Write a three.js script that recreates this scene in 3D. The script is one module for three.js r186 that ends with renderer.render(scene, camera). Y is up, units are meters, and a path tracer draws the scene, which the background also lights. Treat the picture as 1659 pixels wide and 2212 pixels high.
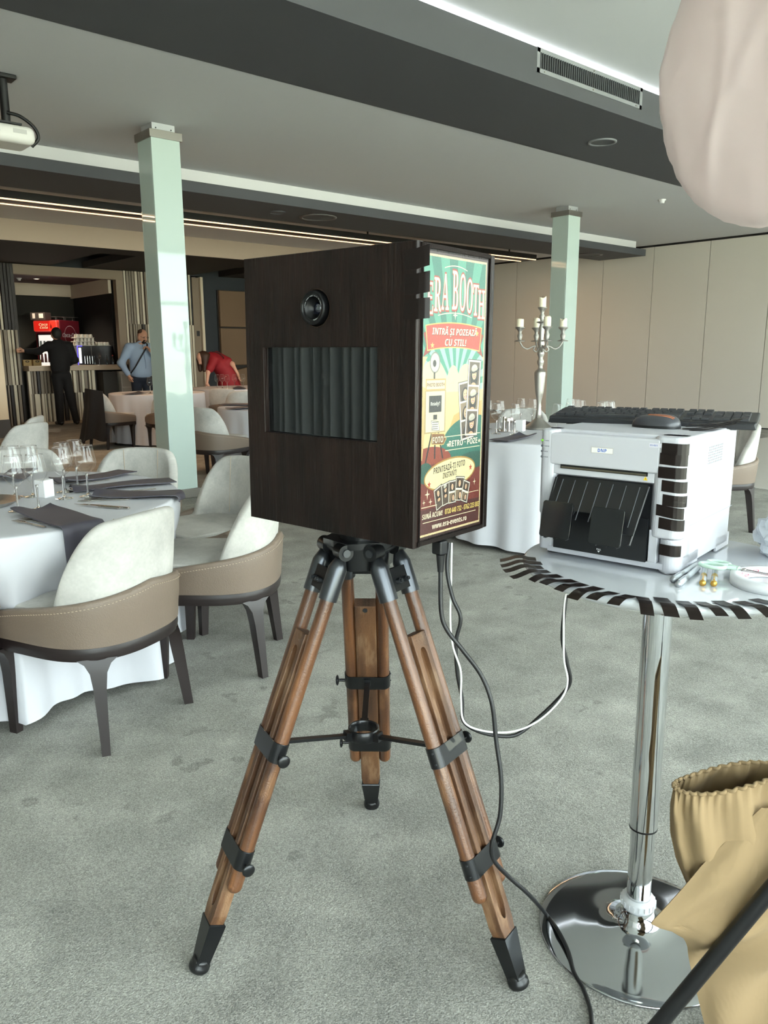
import * as THREE from 'three';
import { RoundedBoxGeometry } from 'three/addons/geometries/RoundedBoxGeometry.js';
import { mergeGeometries, mergeVertices, toCreasedNormals } from 'three/addons/utils/BufferGeometryUtils.js';
import { RectAreaLightUniformsLib } from 'three/addons/lights/RectAreaLightUniformsLib.js';

// ---------------------------------------------------------------- camera, sky, exposure
const scene = new THREE.Scene();
const camera = new THREE.PerspectiveCamera(66.4, 1659 / 2212, 0.05, 400);
camera.position.set(0, 1.33, 0);
camera.rotation.set(THREE.MathUtils.degToRad(-11.58), THREE.MathUtils.degToRad(-41.19), THREE.MathUtils.degToRad(-0.25), 'YXZ');
scene.add(camera);
const renderer = new THREE.WebGLRenderer({ antialias: true });
renderer.toneMapping = THREE.LinearToneMapping;
renderer.toneMappingExposure = 1.75;
renderer.shadowMap.enabled = true;
RectAreaLightUniformsLib.init();

function hash(x, y) { let h = Math.imul(x | 0, 374761393) + Math.imul(y | 0, 668265263) | 0; h = Math.imul(h ^ (h >>> 13), 1274126177); return ((h ^ (h >>> 16)) >>> 0) / 4294967296; }
function vnoise(x, y, px = 0, py = 0) {                       // value noise, optional period
  const xi = Math.floor(x), yi = Math.floor(y), xf = x - xi, yf = y - yi;
  const u = xf * xf * (3 - 2 * xf), v = yf * yf * (3 - 2 * yf);
  const W = (a, p) => (p ? ((a % p) + p) % p : a);
  const a = hash(W(xi, px), W(yi, py)), b = hash(W(xi + 1, px), W(yi, py)), c = hash(W(xi, px), W(yi + 1, py)), d = hash(W(xi + 1, px), W(yi + 1, py));
  return a + (b - a) * u + (c - a) * v + (a - b - c + d) * u * v;
}
function fbm(x, y, oct = 4, px = 0, py = 0) { let s = 0, a = 0.5, t = 0; for (let i = 0; i < oct; i++) { s += a * vnoise(x, y, px, py); t += a; a *= 0.5; x *= 2; y *= 2; px *= 2; py *= 2; } return s / t; }
let seedN = 7; const rnd = () => { seedN = (Math.imul(seedN, 1664525) + 1013904223) >>> 0; return seedN / 4294967296; };
const rr = (a, b) => a + (b - a) * rnd();
const clamp = (x, a = 0, b = 1) => Math.min(b, Math.max(a, x));
const sm = (a, b, x) => { const t = clamp((x - a) / (b - a)); return t * t * (3 - 2 * t); };
const lerp = (a, b, t) => a + (b - a) * t;

{ // bright hazy day with cumulus clouds
  const W = 512, H = 256, d = new Float32Array(W * H * 4), SKY = 7.0;
  for (let j = 0; j < H; j++) for (let i = 0; i < W; i++) {
    const el = (j + 0.5) / H * Math.PI - Math.PI / 2, az = (i + 0.5) / W * Math.PI * 2, se = Math.max(0, Math.sin(el));
    const k = Math.pow(se, 0.55);
    let r = lerp(0.99, 0.66, k), g = lerp(0.98, 0.75, k), b = lerp(0.97, 0.90, k);
    const t = 1.6 / (se + 0.25), cx = Math.cos(az) * t * 2, cy = Math.sin(az) * t * 2;
    const c = sm(0.44, 0.66, fbm(cx + 40, cy + 40, 6)) * sm(0.0, 0.06, se) * 0.85;
    r = lerp(r, 1.12, c); g = lerp(g, 1.08, c); b = lerp(b, 1.04, c);
    const o = (j * W + i) * 4; d[o] = r * SKY * 1.015; d[o + 1] = g * SKY * 0.955; d[o + 2] = b * SKY * 1.0; d[o + 3] = 1;
  }
  const t = new THREE.DataTexture(d, W, H, THREE.RGBAFormat, THREE.FloatType);
  t.mapping = THREE.EquirectangularReflectionMapping; t.magFilter = THREE.LinearFilter; t.minFilter = THREE.LinearFilter; t.wrapS = THREE.RepeatWrapping; t.needsUpdate = true;
  scene.background = t;
}

{ // the sun stands behind the building and lights only the ground outside
  const sun = new THREE.DirectionalLight('#fff3e0', 34); sun.position.set(-12, 40, -26); sun.target.position.set(0, 0, 4); sun.castShadow = true;
  Object.assign(sun.shadow.camera, { left: -60, right: 60, top: 60, bottom: -60, near: 1, far: 140 }); sun.shadow.mapSize.set(2048, 2048); scene.add(sun, sun.target);
}
// ---------------------------------------------------------------- helpers
const D2R = Math.PI / 180, names = new Map();
function numbered(name) { const n = names.get(name) ?? 0; names.set(name, n + 1); return n ? name + '_' + String(n).padStart(3, '0') : name; }
function tag(o, label, category, group, kind) { if (label) o.userData.label = label; if (category) o.userData.category = category; if (group) o.userData.group = group; if (kind) o.userData.kind = kind; return o; }
function thing(name, label, category, pos = [0, 0, 0], turn = 0, group) {
  const o = new THREE.Group(); o.name = numbered(name); scene.add(o);
  o.position.set(...pos); o.rotation.y = turn; return tag(o, label, category, group);
}
function norm(g) {                                              // common attributes so that pieces can be merged
  let n = g.index ? g.toNonIndexed() : g;
  for (const k of Object.keys(n.attributes)) if (!['position', 'normal', 'uv'].includes(k)) n.deleteAttribute(k);
  if (!n.attributes.normal) n.computeVertexNormals();
  if (!n.attributes.uv) n.setAttribute('uv', new THREE.BufferAttribute(new Float32Array(n.attributes.position.count * 2), 2));
  n.morphAttributes = {}; return n;
}
function merge(list) { return list.length === 1 ? list[0] : mergeGeometries(list.map(norm)); }
function metric(g, s = 1) {                                      // uv in metres from the dominant face direction
  g = norm(g); const p = g.attributes.position, uv = g.attributes.uv, a = new THREE.Vector3(), b = new THREE.Vector3(), c = new THREE.Vector3();
  for (let i = 0; i < p.count; i += 3) {
    a.fromBufferAttribute(p, i); b.fromBufferAttribute(p, i + 1); c.fromBufferAttribute(p, i + 2); b.sub(a); c.sub(a); b.cross(c);
    const nx = Math.abs(b.x), ny = Math.abs(b.y), nz = Math.abs(b.z);
    for (let k = i; k < i + 3; k++) { const x = p.getX(k), y = p.getY(k), z = p.getZ(k); if (ny >= nx && ny >= nz) uv.setXY(k, x * s, z * s); else if (nx > nz) uv.setXY(k, z * s, y * s); else uv.setXY(k, x * s, y * s); }
  }
  return g;
}
function mesh(name, geo, mat, parent, unique = false) {
  const m = new THREE.Mesh(Array.isArray(geo) ? merge(geo) : geo, mat); m.name = unique ? numbered(name) : name;
  m.castShadow = m.receiveShadow = true; (parent ?? scene).add(m); return m;
}
const part = (name, geo, mat, parent) => mesh(name, geo, mat, parent);
const solo = (name, geo, mat, label, category, group, pos, rot) => { const m = mesh(name, geo, mat, scene, true); if (pos) m.position.set(...pos); if (rot) m.rotation.set(...rot); return tag(m, label, category, group); };
const struct = (name, geo, mat, label) => { const m = mesh(name, geo, mat, scene, true); return tag(m, label, undefined, undefined, 'structure'); };
function xf(g, p = [0, 0, 0], r, s) { if (s) g.scale(...(typeof s === 'number' ? [s, s, s] : s)); if (r) g.applyMatrix4(new THREE.Matrix4().makeRotationFromEuler(new THREE.Euler(r[0], r[1], r[2], r[3] ?? 'YXZ'))); g.translate(...p); return g; }
const box = (w, h, d, x = 0, y = 0, z = 0, r) => xf(new THREE.BoxGeometry(w, h, d), [x, y, z], r);
const rbox = (w, h, d, rad = 0.004, x = 0, y = 0, z = 0, r, seg = 2) => xf(new RoundedBoxGeometry(w, h, d, seg, rad), [x, y, z], r);
const box2 = (x0, x1, y0, y1, z0, z1) => box(x1 - x0, y1 - y0, z1 - z0, (x0 + x1) / 2, (y0 + y1) / 2, (z0 + z1) / 2);
const cyl = (r0, r1, h, x = 0, y = 0, z = 0, r, seg = 24) => xf(new THREE.CylinderGeometry(r1, r0, h, seg), [x, y, z], r);  // r0 bottom, r1 top
const V = (x, y, z) => new THREE.Vector3(x, y, z);
function bar(a, b, r0, r1 = r0, seg = 10) { const A = V(...a), B = V(...b), d = B.clone().sub(A), g = new THREE.CylinderGeometry(r1, r0, d.length(), seg); g.applyQuaternion(new THREE.Quaternion().setFromUnitVectors(V(0, 1, 0), d.normalize())); g.translate((A.x + B.x) / 2, (A.y + B.y) / 2, (A.z + B.z) / 2); return g; }
function tube(pts, r, n = 64, seg = 8, closed = false) { return new THREE.TubeGeometry(new THREE.CatmullRomCurve3(pts.map((p) => V(...p)), closed, 'catmullrom', 0.5), n, r, seg, closed); }
const lathe = (pr, seg = 32) => new THREE.LatheGeometry(pr.map(([r, y]) => new THREE.Vector2(r, y)), seg);
function shapeOf(pts) { const s = new THREE.Shape(); pts.forEach(([x, y], i) => (i ? s.lineTo(x, y) : s.moveTo(x, y))); s.closePath(); return s; }
function extr(pts, depth, bevel = 0, holes = [], seg = 2) { const s = Array.isArray(pts) ? shapeOf(pts) : pts; for (const h of holes) s.holes.push(new THREE.Path(h.map(([x, y]) => new THREE.Vector2(x, y)))); return new THREE.ExtrudeGeometry(s, { depth, bevelEnabled: bevel > 0, bevelSize: bevel, bevelThickness: bevel, bevelOffset: -bevel, bevelSegments: seg, curveSegments: 12, steps: 1 }); }
function grid(nu, nv, f, closeU = false) {                       // parametric sheet f(u,v) -> [x,y,z], smooth normals
  const pos = [], uv = [], idx = [];
  for (let j = 0; j <= nv; j++) for (let i = 0; i <= nu; i++) { const p = f(i / nu, j / nv); pos.push(p[0], p[1], p[2]); uv.push(p[3] ?? i / nu, p[4] ?? j / nv); }
  for (let j = 0; j < nv; j++) for (let i = 0; i < nu; i++) { const a = j * (nu + 1) + i, b = a + 1, c = a + nu + 1, d = c + 1; idx.push(a, b, d, a, d, c); }
  const g = new THREE.BufferGeometry(); g.setAttribute('position', new THREE.Float32BufferAttribute(pos, 3)); g.setAttribute('uv', new THREE.Float32BufferAttribute(uv, 2)); g.setIndex(idx); g.computeVertexNormals();
  if (closeU) { const n = g.attributes.normal; for (let j = 0; j <= nv; j++) { const a = j * (nu + 1), b = a + nu; const v = V(n.getX(a) + n.getX(b), n.getY(a) + n.getY(b), n.getZ(a) + n.getZ(b)).normalize(); n.setXYZ(a, v.x, v.y, v.z); n.setXYZ(b, v.x, v.y, v.z); } }
  return g;
}
function slabSheet(nu, nv, f, th) {                              // a sheet with thickness: both faces and the rim
  const N = (nu + 1) * (nv + 1), top = grid(nu, nv, f), p = top.attributes.position, n = top.attributes.normal, uv = top.attributes.uv, pos = [], uvs = [], idx = [...top.index.array];
  for (let k = 0; k < 2; k++) for (let i = 0; i < N; i++) { const o = k * th; pos.push(p.getX(i) - n.getX(i) * o, p.getY(i) - n.getY(i) * o, p.getZ(i) - n.getZ(i) * o); uvs.push(uv.getX(i), uv.getY(i)); }
  const ti = top.index.array; for (let i = 0; i < ti.length; i += 3) idx.push(ti[i] + N, ti[i + 2] + N, ti[i + 1] + N);
  const ring = []; for (let i = 0; i < nu; i++) ring.push(i); for (let j = 0; j < nv; j++) ring.push(j * (nu + 1) + nu); for (let i = nu; i > 0; i--) ring.push(nv * (nu + 1) + i); for (let j = nv; j > 0; j--) ring.push(j * (nu + 1));
  for (let i = 0; i < ring.length; i++) { const a = ring[i], b = ring[(i + 1) % ring.length]; idx.push(a, a + N, b + N, a, b + N, b); }
  const g = new THREE.BufferGeometry(); g.setAttribute('position', new THREE.Float32BufferAttribute(pos, 3)); g.setAttribute('uv', new THREE.Float32BufferAttribute(uvs, 2)); g.setIndex(idx); return toCreasedNormals(g, 0.9);
}
function loft(secs, cap = true, crease = 0.7) {                  // list of closed rings with equal point counts
  const n = secs[0].length, pos = [], idx = []; secs.forEach((s) => s.forEach((p) => pos.push(...p)));
  for (let j = 0; j + 1 < secs.length; j++) for (let i = 0; i < n; i++) { const a = j * n + i, b = j * n + (i + 1) % n, c = a + n, d = b + n; idx.push(a, b, d, a, d, c); }
  if (cap) { for (let i = 1; i + 1 < n; i++) { idx.push(0, i + 1, i); const o = (secs.length - 1) * n; idx.push(o, o + i, o + i + 1); } }
  const g = new THREE.BufferGeometry(); g.setAttribute('position', new THREE.Float32BufferAttribute(pos, 3)); g.setIndex(idx); return metric(toCreasedNormals(g, crease));
}

// ---------------------------------------------------------------- computed textures
function tex(size, fn, srgb = true, rep = 1, H = size) {
  const d = new Uint8Array(size * H * 4); let o = 0;
  for (let y = 0; y < H; y++) for (let x = 0; x < size; x++) { const c = fn(x / size, y / H, x, y); d[o++] = clamp(c[0], 0, 255); d[o++] = clamp(c[1], 0, 255); d[o++] = clamp(c[2], 0, 255); d[o++] = 255; }
  const t = new THREE.DataTexture(d, size, H); t.magFilter = THREE.LinearFilter; t.minFilter = THREE.LinearMipmapLinearFilter; t.generateMipmaps = true; t.wrapS = t.wrapT = THREE.RepeatWrapping;
  if (srgb) t.colorSpace = THREE.SRGBColorSpace; t.repeat.set(...(Array.isArray(rep) ? rep : [rep, rep])); t.needsUpdate = true; return t;
}
function canvasTex(w, h, draw) { const c = document.createElement('canvas'); c.width = w; c.height = h; draw(c.getContext('2d'), w, h); const t = new THREE.CanvasTexture(c); t.colorSpace = THREE.SRGBColorSpace; t.magFilter = THREE.LinearFilter; return t; }
const ORD = ['first', 'second', 'third', 'fourth', 'fifth', 'sixth', 'seventh', 'eighth', 'ninth', 'tenth', 'eleventh', 'twelfth', 'thirteenth', 'fourteenth', 'fifteenth', 'sixteenth', 'seventeenth'];
const grey = (v) => [v, v, v];
const carpetMap = tex(2048, (u, v, x, y) => {
  const f = hash(x, y), f2 = vnoise(u * 1150, v * 1150, 1150, 1150), m = fbm(u * 24, v * 24, 4, 24, 24), l = fbm(u * 6, v * 6, 4, 6, 6), s = fbm(u * 40 + 9, v * 40, 3, 40, 40);
  let k = 146 + (f - 0.5) * 40 + (f2 - 0.5) * 44 + (m - 0.5) * 34 + (l - 0.5) * 26; k -= 22 * sm(0.70, 0.80, s) * sm(0.5, 0.7, l + (m - 0.5));
  return [k * 1.0, k * 0.99, k * 0.945];
}, true, 1 / 3);
const carpetBump = tex(1024, (u, v, x, y) => grey(255 * (0.4 * hash(x, y) + 0.6 * vnoise(u * 460, v * 460, 460, 460))), false, 1 / 1.15);
const woodTex = (base, dark, worn, su = 14, sv = 1.3, seed = 0) => tex(512, (u, v) => {
  const g = fbm(u * su * 6 + seed, v * 4, 5, su * 6, 4), st = fbm(u * su + seed, v * 2, 4, su, 2), w = fbm(u * 5 + 3 + seed, v * 5 + seed, 4, 5, 5), fine = vnoise(u * 220, v * 14 + seed, 220, 14);
  const t = clamp(st * 1.7 - 0.4), k = clamp(g * 1.5 - 0.3) * 0.5 + fine * 0.22; const ww = sm(0.56, 0.74, w) * (0.4 + 0.6 * fine);
  return [0, 1, 2].map((i) => lerp(lerp(dark[i], base[i], t * 0.75 + k * 0.5), worn[i], ww * 0.6));
});
const fabricBump = tex(256, (u, v) => grey(150 + 50 * Math.sin(u * 256 * 0.8) * Math.sin(v * 256 * 0.8) + 60 * (hash(u * 256, v * 256) - 0.5)), false, 12);
const grainBump = tex(512, (u, v) => grey(255 * clamp(fbm(u * 90, v * 90, 3, 90, 90) * 1.4 - 0.2)), false, 4);
const suedeMap = tex(512, (u, v) => { const a = fbm(u * 5, v * 5, 5, 5, 5), b = fbm(u * 60, v * 60, 2, 60, 60), k = 180 + (a - 0.5) * 46 + (b - 0.5) * 12; return [k, k * 0.985, k * 0.955]; }, true, 2);

// ---------------------------------------------------------------- materials
const std = (color, roughness = 0.7, o = {}) => new THREE.MeshStandardMaterial({ color, roughness, ...o });
const phy = (color, roughness = 0.5, o = {}) => new THREE.MeshPhysicalMaterial({ color, roughness, ...o });
const M = {
  carpet: std('#ffffff', 1, { map: carpetMap, bumpMap: carpetBump, bumpScale: 0.0016 }),
  tile: phy('#b9b7b4', 0.18),
  ceiling: std('#cdcdcf', 0.9), ceilingHigh: std('#d2d4d6', 0.9), greyPaint: std('#4b4c50', 0.75), whitePaint: std('#dcdbdc', 0.8),
  panel: std('#d3ccc2', 0.55), black: std('#0b0b0c', 0.5), blackGap: std('#050505', 0.9), beige: std('#bfae9c', 0.8), foyerDark: std('#2b2724', 0.8), foyerWall: std('#31363a', 0.8),
  slatLight: std('#d8cdb4', 0.55), slatMid: std('#8b7f6d', 0.55), slatDark: std('#2e2722', 0.55), cream: std('#e2d3b8', 0.6), brownFrame: std('#8d7c68', 0.6), purple: std('#5b4f55', 0.8),
  barWall: std('#26251f', 0.85), barBlack: std('#0c0b09', 0.85), leatherPanel: std('#7b6248', 0.6, { bumpMap: grainBump, bumpScale: 0.002 }), counter: std('#b39d83', 0.45),
  mint: phy('#b9c8c1', 0.04, { ior: 1.48 }), steel: std('#9a968f', 0.38, { metalness: 1 }), zinc: std('#b9bbbd', 0.45, { metalness: 0.4 }),
  chrome: std('#dcdee0', 0.06, { metalness: 1 }), chromeBase: std('#b9bcc0', 0.08, { metalness: 1 }),
  cloth: std('#c6c6cb', 0.85, { bumpMap: fabricBump, bumpScale: 0.00012, side: THREE.DoubleSide }), napkin: std('#45424b', 0.55, { bumpMap: fabricBump, bumpScale: 0.00015, side: THREE.DoubleSide }),
  suede: phy('#ffffff', 0.85, { map: suedeMap, sheen: 0.3, sheenColor: new THREE.Color('#efe9dd'), sheenRoughness: 0.6 }), leather: phy('#76675a', 0.48, { bumpMap: grainBump, bumpScale: 0.0006 }), wenge: phy('#241c1b', 0.42), stitch: std('#b9a892', 0.8), piping: std('#cfc6ba', 0.7),
  glass: phy('#ffffff', 0.0, { transmission: 1, thickness: 0, ior: 1.5 }), glassSolid: phy('#ffffff', 0.0, { transmission: 1, thickness: 0.01, ior: 1.5 }), pane: phy('#f4fffb', 0.0, { transmission: 1, thickness: 0, ior: 1.5 }),
  cutlery: std('#c9c4bd', 0.16, { metalness: 1 }), pewter: std('#b5b1ab', 0.3, { metalness: 0.95, bumpMap: grainBump, bumpScale: 0.0006 }), candle: phy('#ece2c8', 0.5, { sheen: 0.2, sheenColor: new THREE.Color('#fff4dd') }),
};
// ---------------------------------------------------------------- the room
const XL = -4, XR = 13.75, ZW = 2.6, ZB = -15.65, CY = 3.24;
struct('floor', metric(box2(XL - 0.2, XR + 0.2, -0.2, 0, -18.2, ZW + 0.1)), M.carpet, 'grey green carpet across the whole hall');
{
  const t = struct('floor', metric(box2(7.745, XR - 0.08, -0.05, 0.005, -5.2, ZW - 0.02)), M.tile, 'shiny pale stone dance floor beyond the carpet');
  void t;
}
struct('ground', metric(box2(-150, 160, -0.6, -0.4, ZW + 0.3, 220)), std('#aba79c', 0.95), 'sunlit sandy ground outside the windows');
struct('ceiling', box2(XL, XR + 0.2, CY, CY + 0.3, -12.55, -5.1), M.ceiling, 'matt grey white plaster ceiling of the hall');
struct('trim_1', box2(XL, XR + 0.2, CY - 0.004, CY + 0.2, -5.1, -4.05), M.greyPaint, 'dark grey painted band along the ceiling step');
struct('trim_2', box2(XL, XR + 0.2, CY - 0.004, 3.498, -4.05, -3.965), M.greyPaint, 'dark grey upstand of the raised ceiling with air grille');
struct('ceiling', box2(XL, XR + 0.2, 3.53, 3.75, -4.05, ZW + 0.2), M.ceilingHigh, 'raised pale ceiling next to the windows');
const ledCool = std('#ffffff', 0.5, { emissive: new THREE.Color('#f2f6ff'), emissiveIntensity: 2.2 }), ledWarm = std('#ffffff', 0.5, { emissive: new THREE.Color(1.0, 0.58, 0.27), emissiveIntensity: 1.0 });
solo('cove_light', box2(XL, XR - 0.1, 3.500, 3.526, -4.0, -3.968), ledCool, 'thin white line of cove light under the raised ceiling', 'light strip');
function rectLight(color, intensity, w, h, pos, target) { const l = new THREE.RectAreaLight(color, intensity, w, h); l.position.set(...pos); l.lookAt(...target); scene.add(l); return l; }
rectLight('#f2f6ff', 1.2, XR - XL - 0.3, 0.024, [(XL + XR) / 2, 3.513, -3.962], [(XL + XR) / 2, 3.513, 0]);
// dropped bulkhead in the middle of the hall
struct('trim_3', box2(XL, 13.06, 3.098, CY + 0.01, -8.78, -8.05), M.whitePaint, 'white upstand above the dark dropped slab');
struct('trim_4', box2(XL, 13.18, 2.99, 3.10, -8.88, -7.92), M.greyPaint, 'dark grey dropped slab across the ceiling');
// linear lamp behind the slab
{
  const o = thing('linear_lamp', 'long black ceiling lamp with two glowing warm strips behind the dark slab', 'lamp', [0, 0, 0]);
  part('housing', box2(XL, 12.6, 3.056, 3.145, -10.26, -9.90), M.black, o);
  part('light_strip', box2(XL, 12.58, 3.044, 3.058, -9.918, -9.898), ledWarm, o); part('light_strip', box2(XL, 12.56, 3.044, 3.058, -10.262, -10.245), ledWarm, o);
  for (const x of [-2, 1.5, 5, 8.5, 12]) part('hanger', box(0.02, 0.1, 0.02, x, 3.19, -10.08), M.black, o);
  for (const z of [-9.914, -10.248]) rectLight(new THREE.Color(1, 0.64, 0.36), 34, 16.5, 0.03, [4.3, 3.036, z], [4.3, 0, z]);
}
struct('trim_5', box2(XL, XR, 2.94, CY + 0.01, -12.75, -12.55), M.beige, 'beige ceiling step lit by the warm lamp');
// foyer ceiling in front of the bar
struct('ceiling', [box2(XL, XR, 2.935, 3.05, -13.2, -12.56), box2(XL, 5.35, 2.935, 3.05, ZB, -13.2), box2(6.0, 8.3, 2.935, 3.05, ZB, -13.2), box2(8.95, XR, 2.935, 3.05, ZB, -13.2), box2(XL, XR, 3.15, 3.25, ZB, -12.6)], M.foyerDark, 'dark coffered ceiling in front of the bar');
// outer shell
struct('roof', [box2(XL - 0.6, XR + 0.6, 3.78, 3.95, -18.6, ZW + 0.3), box2(XL - 0.6, XR + 0.6, -0.2, 3.8, -18.6, -18.2), box2(XL - 0.6, XL - 0.2, -0.2, 3.8, -18.6, ZW + 0.25), box2(XR + 0.25, XR + 0.6, -0.2, 3.8, -18.6, ZW + 0.25)], M.whitePaint, 'flat roof and outer walls of the building');
// walls
struct('wall_left', box2(XL - 0.2, XL, 0, 3.75, -18.2, ZW + 0.2), M.whitePaint, 'pale side wall of the hall');
{
  const o = thing('wall_right', 'long folding partition of tall beige panels with dark joints', undefined, [0, 0, 0]); delete o.userData.category; o.userData.kind = 'structure';
  part('backing', box2(XR + 0.03, XR + 0.25, 0, 3.75, -18.2, ZW + 0.2), M.blackGap, o); part('track', box2(XR - 0.005, XR + 0.04, CY - 0.035, CY + 0.0, -18, -4.0), M.black, o);
  part('floor_joint', box2(XR + 0.005, XR + 0.03, 0.0, 0.018, -18, ZW), M.blackGap, o);
  const g = box(0.06, 3.185, 1.066, 0, 1.6115, 0);
  for (let z = -5.93 + 1.0785 * 7.5; z > -16; z -= 1.0785) { const p = part('panel', g, M.panel, o); p.position.set(XR + 0.03, 0, z); }
}
// window wall behind the camera
{
  const fr = std('#6d7072', 0.5), X0 = XL, X1 = XR, n = 10, w = (X1 - X0) / n;
  struct('wall_front', [box2(X0 - 0.2, X1 + 0.2, 3.44, 3.75, ZW, ZW + 0.25), box2(X0 - 0.2, X1 + 0.2, -0.2, 0.06, ZW, ZW + 0.25)], M.whitePaint, 'strip of wall above and below the glazing');
  for (let i = 0; i < n; i++) {
    const o = thing('window_' + (i + 1), 'tall glazed window bay with a transom', undefined, [X0 + w * (i + 0.5), 0, ZW + 0.1]); delete o.userData.category; o.userData.kind = 'structure';
    part('frame', [box(0.06, 3.4, 0.08, -w / 2, 1.75, 0), box(0.06, 3.4, 0.08, w / 2, 1.75, 0), box(w, 0.06, 0.08, 0, 0.09, 0), box(w, 0.07, 0.08, 0, 2.36, 0), box(w, 0.06, 0.08, 0, 3.41, 0)], fr, o);
    part('pane', box(w - 0.06, 2.21, 0.004, 0, 1.22, 0), M.pane, o); part('pane', box(w - 0.06, 0.99, 0.004, 0, 2.89, 0), M.pane, o);
  }
}
// pale curtain along the left wall (mirrored in the booth's screen)
{
  const c = mesh('curtain', grid(1900, 6, (u, v) => { const z = -0.2 - u * 9.5, f = u * 9.5; return [XL + 0.22 + 0.05 * Math.sin(f * 62 + 2.6 * Math.sin(f * 1.9) + 1.2 * Math.sin(f * 5.1) + v * 1.5 * Math.sin(f * 1.1)) + 0.012 * Math.sin(f * 71), 0.02 + v * 3.18, z + 0.02 * Math.sin(f * 33)]; }), std('#d3d8d6', 0.9, { side: THREE.DoubleSide }), scene, true);
  tag(c, 'pleated pale curtain hanging along the left wall', 'curtain');
}
// ---- ceiling fittings
{
  const o = thing('air_grille', 'grey ceiling air grille with dark upright fins', 'vent', [5.675, 3.415, -3.962]), w = 1.42, h = 0.165, m = std('#85878a', 0.5), std2 = std('#55575b', 0.6);
  part('frame', [box(w, 0.03, 0.012, 0, h / 2 - 0.015, 0), box(w, 0.03, 0.012, 0, -h / 2 + 0.015, 0), box(0.035, h, 0.012, -w / 2 + 0.017, 0, 0), box(0.035, h, 0.012, w / 2 - 0.017, 0, 0)], m, o);
  part('duct', box(w - 0.06, h - 0.05, 0.004, 0, 0, -0.001), M.blackGap, o);
  const g = box(0.007, h - 0.055, 0.008, 0, 0, 0); for (let i = 0; i < 50; i++) part('fin', g, std2, o).position.set(-w / 2 + 0.045 + i * (w - 0.09) / 49, 0, 0.004);
  for (const [x, y] of [[-0.62, -0.068], [0, -0.068], [0.62, -0.068], [0, 0.068]]) part('screw', cyl(0.006, 0.006, 0.006, x, y, 0.008, [Math.PI / 2, 0, 0], 8), M.steel, o);
  o.rotation.z = 0.0;
}
function ceilingSpeaker(label, x, y, z, r, m) { const o = thing('ceiling_speaker', label, 'speaker', [x, y, z]); part('rim', lathe([[r, -0.001], [r, -0.012], [r * 0.86, -0.014], [r * 0.84, -0.003]], 40), m, o); part('grille', cyl(r * 0.84, r * 0.84, 0.005, 0, -0.003, 0, null, 40), std('#55585b', 0.7), o); return o; }
ceilingSpeaker('round grey ceiling speaker on the near dark ceiling band', 6.69, CY - 0.004, -4.536, 0.13, std('#84878a', 0.5));
ceilingSpeaker('large round speaker grille in the dropped slab above the photo booth', 6.22, 2.99, -8.34, 0.235, std('#6a6764', 0.4));
ceilingSpeaker('small round fitting beside the large speaker in the dropped slab', 5.63, 2.99, -8.36, 0.10, M.greyPaint);
ceilingSpeaker('dark round speaker at the right end of the dropped slab', 12.22, 2.99, -8.454, 0.24, std('#3b3b3d', 0.3));
{ const o = thing('smoke_detector', 'small white smoke detector on the ceiling right of the column', 'detector', [9.766, CY, -5.68]); part('base', cyl(0.045, 0.05, 0.018, 0, -0.009, 0), M.whitePaint, o); part('sensor', cyl(0.028, 0.036, 0.03, 0, -0.033, 0), M.whitePaint, o); }
// ---- glass columns
function column(label, x, z) {
  const o = thing('glass_column', label, 'column', [x, 0, z], 0, 'mint glass columns'), w = 0.265;
  part('base', rbox(w + 0.045, 0.085, w + 0.045, 0.004, 0, 0.0425, 0), M.steel, o);
  part('core', box(w - 0.03, 3.05, w - 0.03, 0, 1.58, 0), M.whitePaint, o);
  for (const [dx, dz, r] of [[0, 1, 0], [0, -1, 0], [1, 0, 1], [-1, 0, 1]]) part('glass_panel', rbox(r ? 0.012 : w, 3.05, r ? w - 0.026 : 0.012, 0.003, dx * (w / 2 - 0.006), 1.6, dz * (w / 2 - 0.006)), M.mint, o);
  part('cap', rbox(w + 0.035, 0.065, w + 0.035, 0.003, 0, 3.145, 0), M.steel, o);
  const b = part('bracket', box(w - 0.055, 0.07, w - 0.055, 0, 3.205, 0), M.zinc, o); for (const [x2, z2] of [[-0.07, 1], [0.07, 1]]) part('bolt', cyl(0.006, 0.006, 0.006, x2, 3.2, (w - 0.055) / 2 * z2, [Math.PI / 2, 0, 0], 8), M.black, b);
}
column('mint green glass column standing behind the wine glass table on the left', 3.335, -6.755);
column('mint green glass column behind the candelabra on the right', 9.292, -6.815);
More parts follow.
